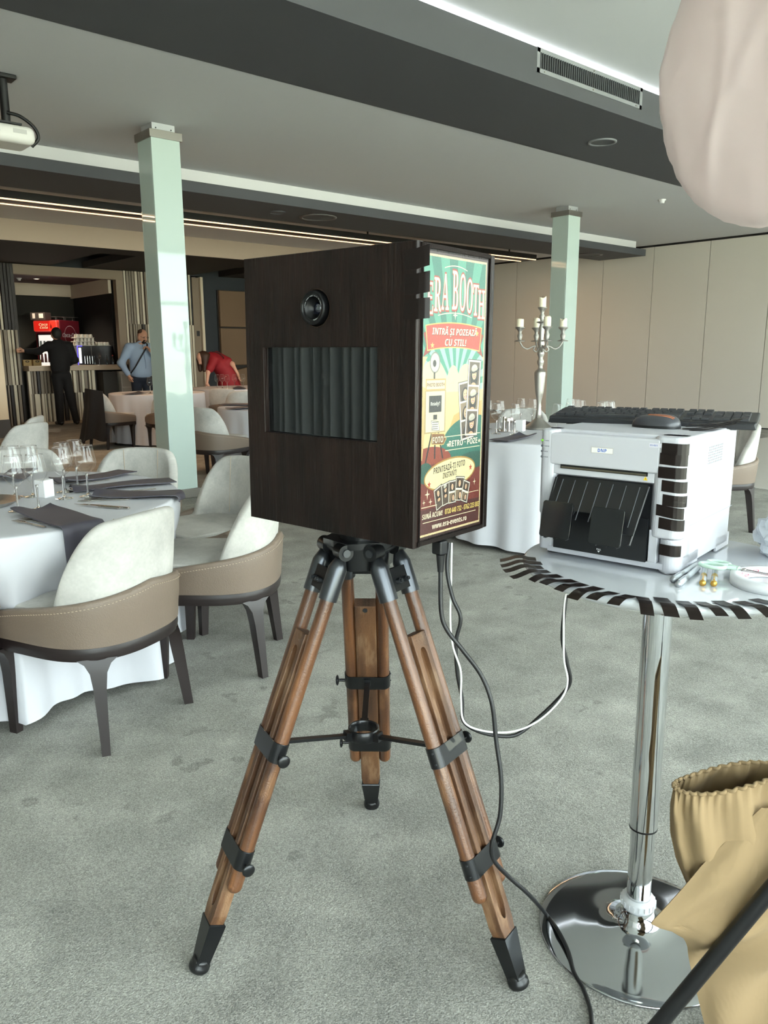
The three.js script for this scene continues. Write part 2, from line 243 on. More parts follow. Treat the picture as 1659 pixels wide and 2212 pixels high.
{ // projector
  const o = thing('projector', 'white ceiling projector on a black drop pole at the upper left', 'projector', [1.955, CY, -6.25]), w = std('#d9d6d0', 0.5);
  part('ceiling_plate', rbox(0.12, 0.03, 0.12, 0.008, 0, -0.015, 0), M.black, o); part('pole', cyl(0.03, 0.03, 0.3, -0.02, -0.17, 0), M.black, o);
  part('mount', [box(0.2, 0.012, 0.16, -0.04, -0.325, 0), bar([-0.12, -0.33, 0.06], [-0.12, -0.36, 0.06], 0.008), bar([0.05, -0.33, 0.06], [0.05, -0.36, 0.06], 0.008), bar([0.05, -0.33, -0.06], [0.05, -0.36, -0.06], 0.008)], M.black, o);
  const body = part('body', rbox(0.40, 0.12, 0.30, 0.045, -0.07, -0.405, 0, null, 4), w, o); part('vent', [0, 1, 2, 3, 4].map((i) => box(0.004, 0.004, 0.1, 0.131, -0.38 - i * 0.012, 0)), M.black, body); part('label', box(0.09, 0.028, 0.002, 0.02, -0.39, 0.151), std('#b7b5b0', 0.6), body);
  part('lens', cyl(0.04, 0.036, 0.05, -0.16, -0.41, 0.165, [Math.PI / 2, 0, 0]), M.black, o);
  part('cable', tube([[-0.02, -0.25, 0.03], [0.06, -0.27, 0.06], [0.14, -0.33, 0.08], [0.165, -0.4, 0.08], [0.12, -0.46, 0.06]], 0.012, 40), M.black, o);
}
// ---- the bar at the back
{
  const Z = ZB;
  struct('wall_back', [box2(XL, 4.72, 0, 3.2, Z - 0.2, Z), box2(4.72, 6.75, 2.76, 3.2, Z - 0.15, Z - 0.02), box2(8.5, XR, 0, 3.2, Z - 0.2, Z), box2(6.68, 8.3, 0, 3.2, Z - 0.2, Z), box2(8.29, 8.5, 2.92, 3.2, Z - 0.2, Z)], M.foyerWall, 'dark grey wall around the bar');
  struct('wall_bar', [box2(4.2, 7.0, 0, 2.75, -18.1, -17.9)], M.barWall, 'dark back wall of the bar'); struct('wall_bar_side', [box2(6.6, 6.75, 0, 2.75, -18, Z - 0.2), box2(4.3, 4.5, 0, 2.75, -18, Z - 0.2)], M.barBlack, 'black side wall of the bar');
  struct('ceiling', box2(4.3, 6.8, 2.78, 2.9, -18.1, Z - 0.12), M.purple, 'dim mauve ceiling inside the bar');
  struct('trim_6', [box2(4.5, 6.6, 2.53, 2.78, -17.9, -17.84), box2(6.54, 6.6, 2.5, 2.78, -17.9, Z - 0.15)], std('#cbbca6', 0.7), 'cream cornice inside the bar');
  struct('trim_7', [box2(4.70, 6.77, 2.75, 2.925, Z - 0.1, Z + 0.06), box2(6.62, 6.77, 1.1, 2.925, Z - 0.1, Z + 0.05)], M.brownFrame, 'brown frame around the bar opening');
  // vertical slats on the walls beside the bar
  const slatWall = (label, x0, x1, y0, y1, seed, zf, rows, name = 'slat_wall') => {
    const o = thing(name, label, 'slat wall', [0, 0, 0]); seedN = seed; part('backing', box2(x0, x1, y0, y1, zf - 0.02, zf), M.slatDark, o);
    const mats = [M.slatLight, M.slatMid, M.slatLight, M.slatDark, M.slatMid];
    for (let r = 0; r < rows.length - 1; r++) for (let x = x0 + 0.01; x < x1 - 0.03;) { const w = rr(0.028, 0.06), d = rr(0.03, 0.075), m = mats[Math.floor(rnd() * 5)]; part('slat', box2(x, Math.min(x + w, x1), rows[r], rows[r + 1], zf, zf + d), m, o); x += w + rr(0.006, 0.03); }
    return o;
  };
  slatWall('uneven vertical wooden slats on the wall left of the bar', 3.9, 4.72, 0.0, 2.93, 11, Z + 0.01, [0, 0.75, 1.75, 2.93]);
  slatWall('cream and brown vertical slats on the wall behind the man in the blue shirt', 6.77, 8.27, 0.0, 2.93, 23, Z + 0.01, [0, 1.9, 2.93]);
  slatWall('striped wooden slat front of the bar counter', 4.73, 6.04, 0.05, 1.0, 37, Z + 0.16, [0.05, 0.58, 1.0], 'slat_counter');
  solo('bar_counter', rbox(1.88, 0.095, 0.5, 0.006, 5.68, 1.05, Z + 0.06), M.counter, 'pale brown counter top of the bar', 'counter'); solo('counter_plinth', box2(4.6, 6.3, 0, 0.05, Z - 0.1, Z + 0.28), M.counter, 'pale step along the foot of the bar', 'step');
  { const o = thing('door_1', 'cream door frame with a dark door beside the grey wall', undefined, [8.39, 0, Z]); delete o.userData.category; o.userData.kind = 'structure'; part('jamb', box(0.06, 2.9, 0.1, 0.10, 1.45, 0.03), M.cream, o); part('leaf', box(0.16, 2.88, 0.05, -0.02, 1.45, 0), M.brownFrame, o); const s = part('sign', box(0.07, 0.11, 0.006, -0.01, 1.73, 0.03), M.black, o); void s; }
  { const o = thing('padded_panel', 'brown padded leather wall panel with stitched diagonal seams', 'wall panel', [9.75, 0, Z + 0.03]); const T = [[[-0.86, 0.05], [0.0, 0.05], [-0.86, 0.85]], [[0.0, 0.05], [0.86, 0.05], [0.86, 1.02], [-0.10, 1.02], [-0.86, 0.88]], [[-0.86, 1.05], [0.86, 1.05], [0.86, 1.85], [-0.86, 1.85]], [[-0.86, 1.88], [0.86, 1.88], [0.86, 2.0], [0.0, 2.65], [-0.86, 2.65]], [[0.05, 2.65], [0.86, 2.04], [0.86, 2.65]]]; part('backing', box(1.76, 2.65, 0.03, 0, 1.33, -0.01), M.foyerDark, o); for (const p of T) part('pad', xf(extr(p, 0.05, 0.02, [], 3), [0, 0, 0.0]), M.leatherPanel, o); }
  { const o = thing('partition', 'cream partition end with a grey base at the left edge', 'partition', [3.30, 0, -13.6]); part('body', rbox(0.95, 1.66, 0.35, 0.006, 0, 1.12, 0), M.cream, o); part('plinth', box(0.97, 0.29, 0.37, 0, 0.145, 0), std('#4a4a4b', 0.7), o); }
}
// ---------------------------------------------------------------- dining chairs
const chairPath = (() => {                                         // plan outline, front left -> back -> front right; front is +z
  const pts = [], a = 0.272, b = 0.27, z0 = 0.02, e = 2 / 2.5;
  for (let i = 0; i <= 12; i++) pts.push([-a + 0.006 * (1 - i / 12), lerp(0.25, z0, i / 12)]);
  for (let i = 1; i <= 60; i++) { const t = Math.PI * (1 - i / 60), c = Math.cos(t), s = Math.sin(t); pts.push([a * Math.sign(c) * Math.abs(c) ** e, z0 - b * Math.abs(s) ** e]); }
  for (let i = 1; i <= 12; i++) pts.push([a - 0.006 * (i / 12), lerp(z0, 0.25, i / 12)]);
  const L = [0]; for (let i = 1; i < pts.length; i++) L.push(L[i - 1] + Math.hypot(pts[i][0] - pts[i - 1][0], pts[i][1] - pts[i - 1][1]));
  const at = (l) => { let i = 1; while (i < L.length - 1 && L[i] < l) i++; const t = (l - L[i - 1]) / (L[i] - L[i - 1]); return [lerp(pts[i - 1][0], pts[i][0], t), lerp(pts[i - 1][1], pts[i][1], t)]; };
  return (s) => { const T = L[L.length - 1], l = clamp((s + 1) / 2) * T, p = at(l), q0 = at(Math.max(0, l - 0.01)), q1 = at(Math.min(T, l + 0.01)), dx = q1[0] - q0[0], dz = q1[1] - q0[1], n = Math.hypot(dx, dz); return { x: p[0], z: p[1], nx: dz / n * -1 * -1, nz: -dx / n, L: l }; };
})();
function chairShell(s0, s1, n, y0f, y1f, outF, th, crownR = 0.012) {  // wall along the outline: outside, rounded top, inside
  const secs = [];
  for (let i = 0; i <= n; i++) {
    const s = lerp(s0, s1, i / n), u = chairPath(s), y0 = y0f(s), y1 = y1f(s), ring = [];
    const P = (o, y) => { const k = outF(s, y) + o; ring.push([u.x - u.nx * -k * 1, y, u.z - u.nz * -k]); };
    const end = Math.min(1, Math.min(i, n - i) / 1.5), t = th * (0.75 + 0.25 * end), m = 6;
    for (let k = 0; k <= m; k++) P(0.004 * Math.sin(k / m * Math.PI), lerp(y0, y1 - crownR, k / m));
    for (let k = 1; k <= 4; k++) { const a = k / 5 * Math.PI; P(-t / 2 + Math.cos(a) * t / 2, y1 - crownR + Math.sin(a) * crownR); }
    for (let k = m; k >= 0; k--) P(-t - 0.004 * Math.sin(k / m * Math.PI), lerp(y0, y1 - crownR, k / m));
    secs.push(ring);
  }
  const g = loft(secs, true, 0.9), p = g.attributes.position, uv = g.attributes.uv; for (let i = 0; i < p.count; i++) uv.setXY(i, Math.atan2(p.getX(i), -p.getZ(i) + 0.02) * 0.28, p.getY(i)); return g;
}
// outward normals of the outline point away from the seat
const outward = chairPath(0).nz < 0 ? 1 : -1;
const CH = (() => {
  const wrap = (f) => (s, y) => outward * f(s, y);
  void wrap;
  const top = (s) => lerp(0.452, 0.565, Math.pow(clamp(1 - Math.abs(s)), 0.75));
  const lean = (y) => 0.10 * Math.max(0, y - 0.42);
  const band = chairShell(-1, 1, 72, () => 0.372, top, (s, y) => lean(y), 0.03);
  const backTop = (s) => { const a = Math.abs(s); return Math.max(top(s) - 0.02, 0.80 - 0.015 * (a / 0.3) ** 2 - 0.30 * Math.pow(clamp((a - 0.24) / 0.36), 1.9)); };
  const back = chairShell(-0.60, 0.60, 60, () => 0.43, backTop, (s, y) => lean(y) - 0.026, 0.05, 0.02);
  const seatPts = []; for (let i = 0; i <= 60; i++) { const u = chairPath(-0.985 + 1.97 * i / 60), k = -0.028; seatPts.push([u.x + u.nx * k, u.z + u.nz * k]); }
  const f0 = seatPts[0], f1 = seatPts[60]; seatPts.push([f1[0], 0.268], [f1[0] - 0.03, 0.285], [0, 0.292], [f0[0] + 0.03, 0.285], [f0[0], 0.268]);
  const seat = metric(xf(extr(seatPts, 0.10, 0.018, [], 4), [0, 0.472, 0], [Math.PI / 2, 0, 0]));
  const apron = merge([chairShell(-1, 1, 60, () => 0.325, () => 0.378, () => -0.006, 0.035, 0.004), metric(box(0.48, 0.05, 0.03, 0, 0.351, 0.235))]);
  const leg = (fx, fz, tx, tz, ang) => { const secs = [], c = Math.cos(ang), s = Math.sin(ang); for (const [y, t, w, d] of [[0, 0, 0.028, 0.034], [0.12, 0.35, 0.034, 0.04], [0.23, 0.68, 0.042, 0.046], [0.285, 0.85, 0.055, 0.046], [0.315, 0.94, 0.085, 0.042], [0.332, 1, 0.13, 0.036]]) { const x = lerp(fx, tx, t), z = lerp(fz, tz, t), r = []; for (const [a, b] of [[-1, -1], [1, -1], [1, 1], [-1, 1]]) { const lx = a * w / 2, lz = b * d / 2; r.push([x + lx * c + lz * s, y, z - lx * s + lz * c]); } secs.push(r); } return loft(secs, true, 0.5); };
  const legs = [leg(-0.225, 0.215, -0.225, 0.205, 0), leg(0.225, 0.215, 0.225, 0.205, 0), leg(-0.218, -0.200, -0.19, -0.165, Math.PI / 4 + 0.0), leg(0.218, -0.200, 0.19, -0.165, -Math.PI / 4)];
  const st = []; for (let i = 1; i < 110; i++) { const s = -0.97 + 1.94 * i / 110, u = chairPath(s), y = top(s) - 0.02, k = lean(y) + 0.0045; st.push(box(0.006, 0.0016, 0.0016, u.x + u.nx * k, y, u.z + u.nz * k, [0, Math.atan2(u.nx, u.nz), 0])); }
  const seamLine = [-0.17, 0.17].map((s) => { const pts = []; for (let i = 0; i <= 10; i++) { const y = lerp(0.5, backTop(s) - 0.005, i / 10), u = chairPath(s), k = lean(y) - 0.026 - 0.05 - 0.003; pts.push([u.x + u.nx * k, y, u.z + u.nz * k]); } return tube(pts, 0.0018, 20, 5); });
  return { band, back, seat, apron, legs, stitching: merge(st), seams: seamLine };
})();
let chairProto;
function chair(label, x, z, fx, fz, group) {
  const turn = Math.atan2(fx, fz);
  if (!chairProto) {
    const o = chairProto = thing('dining_chair', label, 'chair', [x, 0, z], turn, group);
    part('apron', CH.apron, M.wenge, o); for (const l of CH.legs) part('leg', l, M.wenge, o);
    part('seat', CH.seat, M.suede, o); const b = part('backrest', CH.back, M.suede, o); for (const q of CH.seams) part('seam', q, M.stitch, b);
    const w = part('leather_band', CH.band, M.leather, o); part('stitching', CH.stitching, M.stitch, w);
    return o;
  }
  const o = chairProto.clone(); o.name = numbered('dining_chair'); scene.add(o); o.position.set(x, 0, z); o.rotation.set(0, turn, 0); o.userData = { label, category: 'chair', group }; return o;
}
// ---------------------------------------------------------------- round tables under white cloths
const TH = 0.74;
function roundTable(cx, cz, R, tlabel, clabel, chairs, seed, ph = 0) {
  const t = thing('round_table', tlabel, 'table', [cx, 0, cz], 0, 'round banquet tables');
  part('table_top', cyl(R - 0.012, R - 0.012, 0.025, 0, TH - 0.018, 0, null, 48), M.slatMid, t); part('pedestal', lathe([[0, 0], [0.3, 0], [0.3, 0.03], [0.05, 0.08], [0.045, 0.6], [0.2, TH - 0.031], [0, TH - 0.031]], 24), M.black, t);
  const nf = 15, pushes = chairs.map(([x, z, d]) => ({ a: Math.atan2(x - cx, z - cz), d }));
  const g = grid(240, 46, (u, v) => {
    const a = u * Math.PI * 2; let r, y; const k = clamp((v - 0.34) / 0.66), fold = Math.sin(a * nf + ph + 1.1 * Math.sin(a * 3 + seed)) * 0.6 + 0.4 * Math.sin(a * (nf * 2 - 3) + seed * 2);
    if (v < 0.3) { r = R * v / 0.3 * 0.985; y = TH; }
    else if (v < 0.34) { const q = (v - 0.3) / 0.04 * Math.PI / 2; r = R * 0.985 + 0.015 * Math.sin(q); y = TH - 0.015 * (1 - Math.cos(q)); }
    else {
      let push = 0; for (const p of pushes) { let da = Math.abs(a - p.a) % (Math.PI * 2); if (da > Math.PI) da = Math.PI * 2 - da; push = Math.max(push, p.d * (1 - sm(0.18, 0.52, da))); }
      r = R + 0.002 + k ** 1.1 * 0.035 + fold * 0.034 * Math.pow(k, 0.8) - push * sm(0.05, 0.5, k); y = lerp(TH - 0.015, 0.022 + 0.012 * Math.sin(a * 4 + seed) + 0.008, k);
    }
    return [r * Math.sin(a), y, r * Math.cos(a), a * R, v * 1.5];
  }, true);
  const c = mesh('tablecloth', g, M.cloth, scene, true); c.position.set(cx, 0, cz); tag(c, clabel, 'tablecloth', 'white tablecloths'); return c;
}
// wine glass, napkin, cutlery prototypes
const GL = { bowl: lathe([[0.0045, 0.098], [0.012, 0.102], [0.026, 0.113], [0.038, 0.130], [0.0425, 0.145], [0.042, 0.155], [0.038, 0.178], [0.033, 0.205], [0.031, 0.218]], 32), stem: lathe([[0, 0.100], [0.006, 0.0985], [0.0042, 0.085], [0.0036, 0.05], [0.0042, 0.02], [0.008, 0.008], [0.02, 0.0045], [0.036, 0.002], [0.036, 0], [0, 0]], 28), rim: xf(new THREE.TorusGeometry(0.031, 0.0009, 6, 36), [0, 0.218, 0], [Math.PI / 2, 0, 0]) };
let glassProto;
function wineGlass(label, x, z, group, y = TH, s = 1) {
  let o; if (!glassProto) { o = glassProto = thing('wine_glass', label, 'glass', [x, y, z], 0, group); part('bowl', GL.bowl, M.glass, o); part('stem', GL.stem, M.glassSolid, o); part('rim', GL.rim, M.glassSolid, o); } else { o = glassProto.clone(); o.name = numbered('wine_glass'); scene.add(o); o.position.set(x, y, z); o.userData = { label, category: 'glass', group }; }
  o.position.y = y + 0.0005; o.scale.setScalar(s); return o;
}
function napkinGeo(len, drop, w, seed, R) {                        // runs outward along +z from z=0, falls over the rim at z=len
  return slabSheet(10, 36, (u, v) => {
    const x = (u - 0.5) * w, l = v * (len + drop), e = 0.016; let y, z;
    const arc = e * Math.PI / 2; if (l < len) { z = l; y = 0.012 + 0.008 * Math.exp(-l * 18) * (1 + Math.sin(u * 6 + seed)) + 0.003 * Math.sin(l * 13 + u * 5 + seed) * (1 - sm(len - 0.1, len, l)); } else if (l < len + arc) { const q = (l - len) / e; z = len + e * Math.sin(q); y = 0.012 - e * (1 - Math.cos(q)); } else { z = len + e + 0.02 * (l - len - arc); y = 0.012 - e - (l - len - arc); }
    return [x + 0.006 * Math.sin(l * 9 + seed), y, z + (l > len ? 0.006 * Math.sin(u * 7 + seed) : 0) + 0.002, x, l];
  }, 0.0045);
}
function napkin(label, cx, cz, R, deg, r0, drop, w, group, seed = 0, skew = 0) {
  const a = deg * D2R, m = mesh('napkin', napkinGeo(R - r0 + 0.004, drop, w, seed, R), M.napkin, scene, true); m.position.set(cx + Math.sin(a) * r0, TH, cz + Math.cos(a) * r0); m.rotation.y = a + skew; return tag(m, label, 'napkin', group);
}
const forkGeo = (() => { const o = []; o.push(extr([[-0.004, 0.07], [-0.0035, 0.1], [-0.006, 0.2], [0.006, 0.2], [0.0035, 0.1], [0.004, 0.07], [0.012, 0.052], [-0.012, 0.052]], 0.0025, 0.0008)); for (let i = 0; i < 4; i++) o.push(extr([[-0.0125 + i * 0.0068, 0.054], [-0.0105 + i * 0.0068, 0.0], [-0.0095 + i * 0.0068, 0.0], [-0.008 + i * 0.0068, 0.054]], 0.002, 0.0003)); return xf(merge(o), [0, 0.004, -0.1], [Math.PI / 2, 0, 0]); })();
const knifeHandle = xf(rbox(0.012, 0.007, 0.105, 0.003), [0, 0.0045, 0.055]), knifeBlade = xf(extr([[-0.006, 0], [-0.0065, -0.07], [-0.002, -0.115], [0.004, -0.095], [0.006, 0]], 0.0016), [0, 0.0058, 0], [Math.PI / 2, 0, 0]); knifeBlade.scale(1, 1, -1);
function cutlery(kind, label, x, z, ang, group, y = TH) {
  const o = thing(kind === 'fork' ? 'table_fork' : 'table_knife', label, kind, [x, y + 0.0015, z], ang, group);
  if (kind === 'fork') { o.add(new THREE.Mesh(forkGeo, M.cutlery)); o.children[0].name = 'fork_body'; } else { part('handle', knifeHandle, M.cutlery, o); part('blade', xf(extr([[-0.006, 0], [-0.0065, 0.07], [-0.002, 0.115], [0.004, 0.095], [0.006, 0]], 0.0016), [0, 0.0058, 0.0], [-Math.PI / 2, 0, 0]), M.cutlery, o); }
  return o;
}
// ---- left front table
const T1 = [0.825, -3.477], T2 = [4.80, -3.55], T3 = [5.3, -11.25], T4 = [5.04, -7.35], T5 = [7.1, -11.9], T6 = [1.0, -7.7], RT = 0.8;
roundTable(...T1, RT, 'round banquet table under the wine glasses at the left front', 'white floor length cloth on the left front table with wine glasses', [[1.008, -2.722, 0.22], [1.636, -2.94, 0.1], [0.45, -2.8, 0.25]], 1.3, 0.4);
chair('dining chair nearest the camera, its pale back turned to us at the left front table', 1.008, -2.722, -0.41, -0.91, 'dining chairs');
chair('dining chair just left of the photo booth with its taupe leather back towards us', 1.636, -2.94, -0.744, -0.668, 'dining chairs');
chair('dining chair half hidden behind the left edge of the photo booth, seat visible', 1.90, -3.50, -0.99, 0.06, 'dining chairs');
chair('dining chair facing us across the left front table, before the glass column', 1.73, -4.12, -0.75, 0.65, 'dining chairs');
chair('dining chair facing us behind the wine glasses at the left edge', 1.28, -4.52, -0.35, 0.94, 'dining chairs');
chair('dining chair cut off by the left edge, only a dark leg in view', 0.42, -2.86, 0.35, -0.94, 'dining chairs');
for (const [x, z, l] of [[0.875, -3.115, 'wine glass at the left, nearest the camera'], [0.945, -3.095, 'wine glass second nearest, by the draped napkin'], [1.10, -3.262, 'front wine glass of the middle group'], [1.195, -3.25, 'rightmost wine glass on the left front table'], [1.160, -3.42, 'wine glass standing behind the middle pair'], [1.235, -3.477, 'hindmost wine glass of the right group'], [1.02, -3.40, 'wine glass behind the left pair, by the white cube'], [0.96, -3.44, 'wine glass at the back left, mostly hidden']]) wineGlass(l + ' on the left front table', x, z, 'wine glasses on the left front table', TH, 0.98);
const tg = 'charcoal napkins', cg = 'cutlery on the left front table';
napkin('charcoal napkin draped over the front edge of the left front table', ...T1, RT, 9.5, 0.435, 0.21, 0.155, tg, 1); napkin('charcoal napkin pointing at the chair right of the left front table', ...T1, RT, 54, 0.46, 0.035, 0.14, tg, 3); napkin('charcoal napkin lying before the chair by the glass column', ...T1, RT, 79, 0.36, 0.0, 0.13, tg, 5); napkin('charcoal napkin at the far side of the left front table', ...T1, RT, 110, 0.40, 0.0, 0.13, tg, 2); napkin('charcoal napkin at the left rim behind the glasses', ...T1, RT, 150, 0.45, 0.0, 0.13, tg, 4);
for (const [k, x, z, d, l] of [['fork', 0.86, -2.86, 12, 'silver fork left of the draped napkin'], ['fork', 0.83, -2.84, 12, 'second silver fork left of the draped napkin'], ['knife', 1.13, -2.98, 28, 'silver knife right of the draped napkin'], ['knife', 1.155, -2.955, 28, 'second silver knife right of the draped napkin'], ['fork', 1.20, -3.10, 60, 'silver fork in front of the second napkin'], ['fork', 1.24, -3.13, 60, 'silver fork half under the second napkin'], ['fork', 1.38, -3.23, 80, 'silver fork by the third napkin'], ['knife', 1.36, -3.45, 80, 'silver knife behind the third napkin'], ['fork', 1.33, -3.58, 100, 'silver fork by the far napkin']]) cutlery(k, l + ' on the left front table', x, z, d * D2R + Math.PI * 0 + (k === 'fork' ? 0 : 0), cg);
solo('napkin_cube', rbox(0.055, 0.075, 0.055, 0.004), M.whitePaint, 'small white cube shaped holder between the wine glasses', 'holder', null, [1.055, TH + 0.0375, -3.36], [0, 0.5, 0]);
solo('serving_tray', lathe([[0, 0.004], [0.11, 0.004], [0.14, 0.02], [0.145, 0.02], [0.112, 0], [0, 0]], 40), M.pewter, 'pewter dish cut by the left edge of the picture', 'dish', null, [0.80, TH + 0.001, -3.33]);
// ---- right table with the candelabra
roundTable(...T2, 0.85, 'round banquet table carrying the silver candelabra', 'white cloth on the table with the candelabra', [], 2.2, 0.9);
chair('dining chair behind the candelabra, left of the glass column', 5.75, -4.60, -0.72, 0.69, 'dining chairs'); chair('dining chair whose top peeks over the keyboard, right of the column', 6.02, -3.55, -1, 0.0, 'dining chairs'); chair('dining chair just peeping over the right end of the keyboard', 5.78, -2.76, -0.75, -0.65, 'dining chairs'); chair('dining chair hidden behind the photo booth at the candelabra table', 4.35, -4.62, 0.35, 0.93, 'dining chairs');
for (const [x, z, l] of [[4.42, -3.62, 'front wine glass'], [4.36, -3.74, 'wine glass half behind the booth edge'], [4.62, -3.93, 'wine glass behind the salt and pepper'], [4.58, -4.02, 'wine glass next to the booth, farther back'], [4.98, -4.02, 'left one of the wine glass pair left of the candelabra'], [4.97, -3.90, 'right one of the wine glass pair left of the candelabra'], [4.62, -3.40, 'wine glass behind the keyboard, left'], [4.72, -3.36, 'wine glass behind the keyboard, second'], [5.2, -3.70, 'left wine glass of the trio right of the column'], [5.15, -3.62, 'middle wine glass of the trio right of the column'], [5.12, -3.55, 'right wine glass of the trio right of the column'], [4.98, -3.28, 'front left wine glass of the group over the keyboard'], [5.04, -3.25, 'front right wine glass of the group over the keyboard'], [5.14, -3.36, 'rear left wine glass of the group over the keyboard'], [5.2, -3.34, 'rear right wine glass of the group over the keyboard']]) wineGlass(l + ' on the candelabra table', x, z, 'wine glasses on the candelabra table', TH, 1.0);
napkin('charcoal napkin at the booth side of the candelabra table', ...T2, 0.85, -78, 0.45, 0.0, 0.14, tg, 2); napkin('charcoal napkin behind the candelabra', ...T2, 0.85, 150, 0.42, 0.0, 0.14, tg, 6); napkin('charcoal napkin at the right rim of the candelabra table', ...T2, 0.85, 60, 0.5, 0.0, 0.14, tg, 3);
{
  const o = thing('condiment_stand', 'metal stand of salt and pepper cellars on the candelabra table', 'condiments', [4.55, TH + 0.001, -3.79]); part('tray', cyl(0.075, 0.075, 0.008, 0, 0.004, 0), M.cutlery, o);
  for (const [x, z] of [[-0.03, 0.02], [0.03, 0.0]]) { const s = part('shaker', cyl(0.02, 0.02, 0.075, x, 0.046, z), M.glassSolid, o); part('lid', cyl(0.021, 0.019, 0.018, x, 0.093, z), M.cutlery, s); } part('oil_jug', cyl(0.018, 0.014, 0.1, 0.0, 0.058, -0.035), M.cutlery, o);
  solo('napkin_cube', rbox(0.06, 0.085, 0.06, 0.004), M.whitePaint, 'white cube holder beside the salt and pepper', 'holder', null, [4.66, TH + 0.0425, -3.76], [0, 0.3, 0]);
}
{ // candelabra
  const o = thing('candelabra', 'tall silver five arm candelabra with cream candles', 'candelabra', [4.90, TH + 0.001, -3.78], 0.35);
  part('foot', lathe([[0, 0], [0.118, 0], [0.118, 0.008], [0.10, 0.02], [0.075, 0.036], [0.05, 0.06], [0.03, 0.075], [0.026, 0.082], [0, 0.082]], 40), M.pewter, o);
  part('stem', lathe([[0, 0.08], [0.026, 0.08], [0.02, 0.12], [0.016, 0.16], [0.02, 0.172], [0.016, 0.18], [0.015, 0.2], [0.028, 0.26], [0.032, 0.285], [0.034, 0.30], [0.043, 0.40], [0.045, 0.425], [0.037, 0.44], [0.02, 0.455], [0.016, 0.475], [0.026, 0.50], [0.027, 0.515], [0.017, 0.53], [0.018, 0.545], [0.027, 0.565], [0.026, 0.58], [0.016, 0.60], [0.02, 0.625], [0.028, 0.64], [0.024, 0.66], [0.016, 0.68], [0.02, 0.72], [0.022, 0.76], [0.013, 0.79], [0.04, 0.80], [0.04, 0.805], [0.012, 0.81], [0.02, 0.84], [0.02, 0.85], [0.011, 0.865], [0.018, 0.885], [0.034, 0.905], [0.034, 0.912], [0, 0.912]], 32), M.pewter, o);
  const cup = [[0, 0], [0.040, 0.0], [0.040, 0.006], [0.012, 0.012], [0.02, 0.04], [0.02, 0.05], [0.011, 0.062], [0.016, 0.08], [0.036, 0.10], [0.036, 0.107], [0, 0.107]];
  const candleG = (h, seed) => grid(28, 8, (u, v) => { const a = u * Math.PI * 2; const y = v < 0.8 ? v / 0.8 * (h + 0.006 * Math.sin(a * 2 + seed) + 0.004 * Math.sin(a * 3 + seed * 2)) : (h - 0.012 * ((v - 0.8) / 0.2)) + 0.005 * Math.sin(a * 2 + seed) * (1 - (v - 0.8) / 0.2); const r = v < 0.8 ? 0.0265 : 0.0265 * (1 - (v - 0.8) / 0.2); return [Math.sin(a) * r, y, Math.cos(a) * r]; }, true);
  const c0 = part('candle', candleG(0.075, 1), M.candle, o); c0.position.y = 0.912; part('wick', bar([0, 0.06, 0], [0.003, 0.082, 0], 0.0012), M.black, c0);
  for (let k = 0; k < 4; k++) {
    const a = k * Math.PI / 2 + 0.55, R = 0.165; const P = (r, y) => [Math.sin(a) * r, y, Math.cos(a) * r];
    const arm = part('arm', [tube([P(0.012, 0.62), P(0.035, 0.585), P(0.058, 0.60), P(0.045, 0.625), P(0.07, 0.62), P(0.105, 0.605), P(0.14, 0.62), P(R, 0.66)], 0.0062, 60), xf(lathe(cup, 24), P(R, 0.66))], M.pewter, o); void arm;
    const c = part('candle', candleG(0.06 + 0.012 * (k % 2), k + 2), M.candle, o); c.position.set(...P(R, 0.767)); part('wick', bar([0, 0.045, 0], [0.003, 0.066, 0], 0.0012), M.black, c);
  }
}
// ---- tables farther back
roundTable(...T3, 0.7, 'round banquet table before the man in the blue shirt', 'white cloth on the far table before the man in the blue shirt', [], 0.7, 2); napkin('charcoal napkin hanging over the rim of the far left table', ...T3, 0.7, -12, 0.35, 0.22, 0.2, tg, 1); napkin('charcoal napkin on the far left table by the column', ...T3, 0.7, -60, 0.35, 0.0, 0.2, tg, 1);
const jc = chair('dining chair with a black jacket behind it at the far left table', 4.44, -11.0, 0.98, -0.18, 'dining chairs'); void jc;
chair('dining chair half hidden by the left side of the glass column', 4.95, -10.2, 0.2, -0.98, 'dining chairs');
roundTable(...T4, RT, 'round banquet table half hidden by the photo booth', 'white cloth on the table between glass column and booth', [], 1.9, 1); napkin('charcoal napkin hanging over the rim between column and booth', ...T4, RT, -52, 0.45, 0.20, 0.19, tg, 2); napkin('charcoal napkin lying on the table between column and booth', ...T4, RT, -85, 0.35, 0.0, 0.2, tg, 5); napkin('charcoal napkin behind the pair of glasses by the booth', ...T4, RT, -140, 0.4, 0.0, 0.2, tg, 5);
chair('dining chair right beside the glass column with a shiny leg', 3.985, -7.19, 0.95, -0.3, 'dining chairs'); chair('dining chair behind the column chair, at the far side of that table', 4.22, -8.14, 0.75, 0.66, 'dining chairs'); chair('dining chair whose brown back shows at the booth edge', 5.83, -8.2, -0.65, 0.75, 'dining chairs');
for (const [x, z, l] of [[4.62, -7.30, 'left wine glass of the pair'], [4.70, -7.22, 'right wine glass of the pair']]) wineGlass(l + ' next to the upper left booth edge', x, z, 'wine glasses on the middle tables', TH, 1.1);
cutlery('knife', 'silver knife shining on the table between column and booth', 4.45, -7.3, 1.3, 'cutlery farther back'); cutlery('fork', 'silver fork shining on the table between column and booth', 4.52, -7.5, 1.3, 'cutlery farther back');
roundTable(...T5, RT, 'round banquet table the woman in red leans over', 'white cloth on the table before the woman in red', [], 2.9, 1.5);
chair('dining chair with its pale back to us, right of the glass column', 6.22, -10.78, 0.78, -0.62, 'dining chairs'); chair('dining chair next to it, overlapping, left of the booth', 5.95, -9.9, 0.4, -0.9, 'dining chairs');
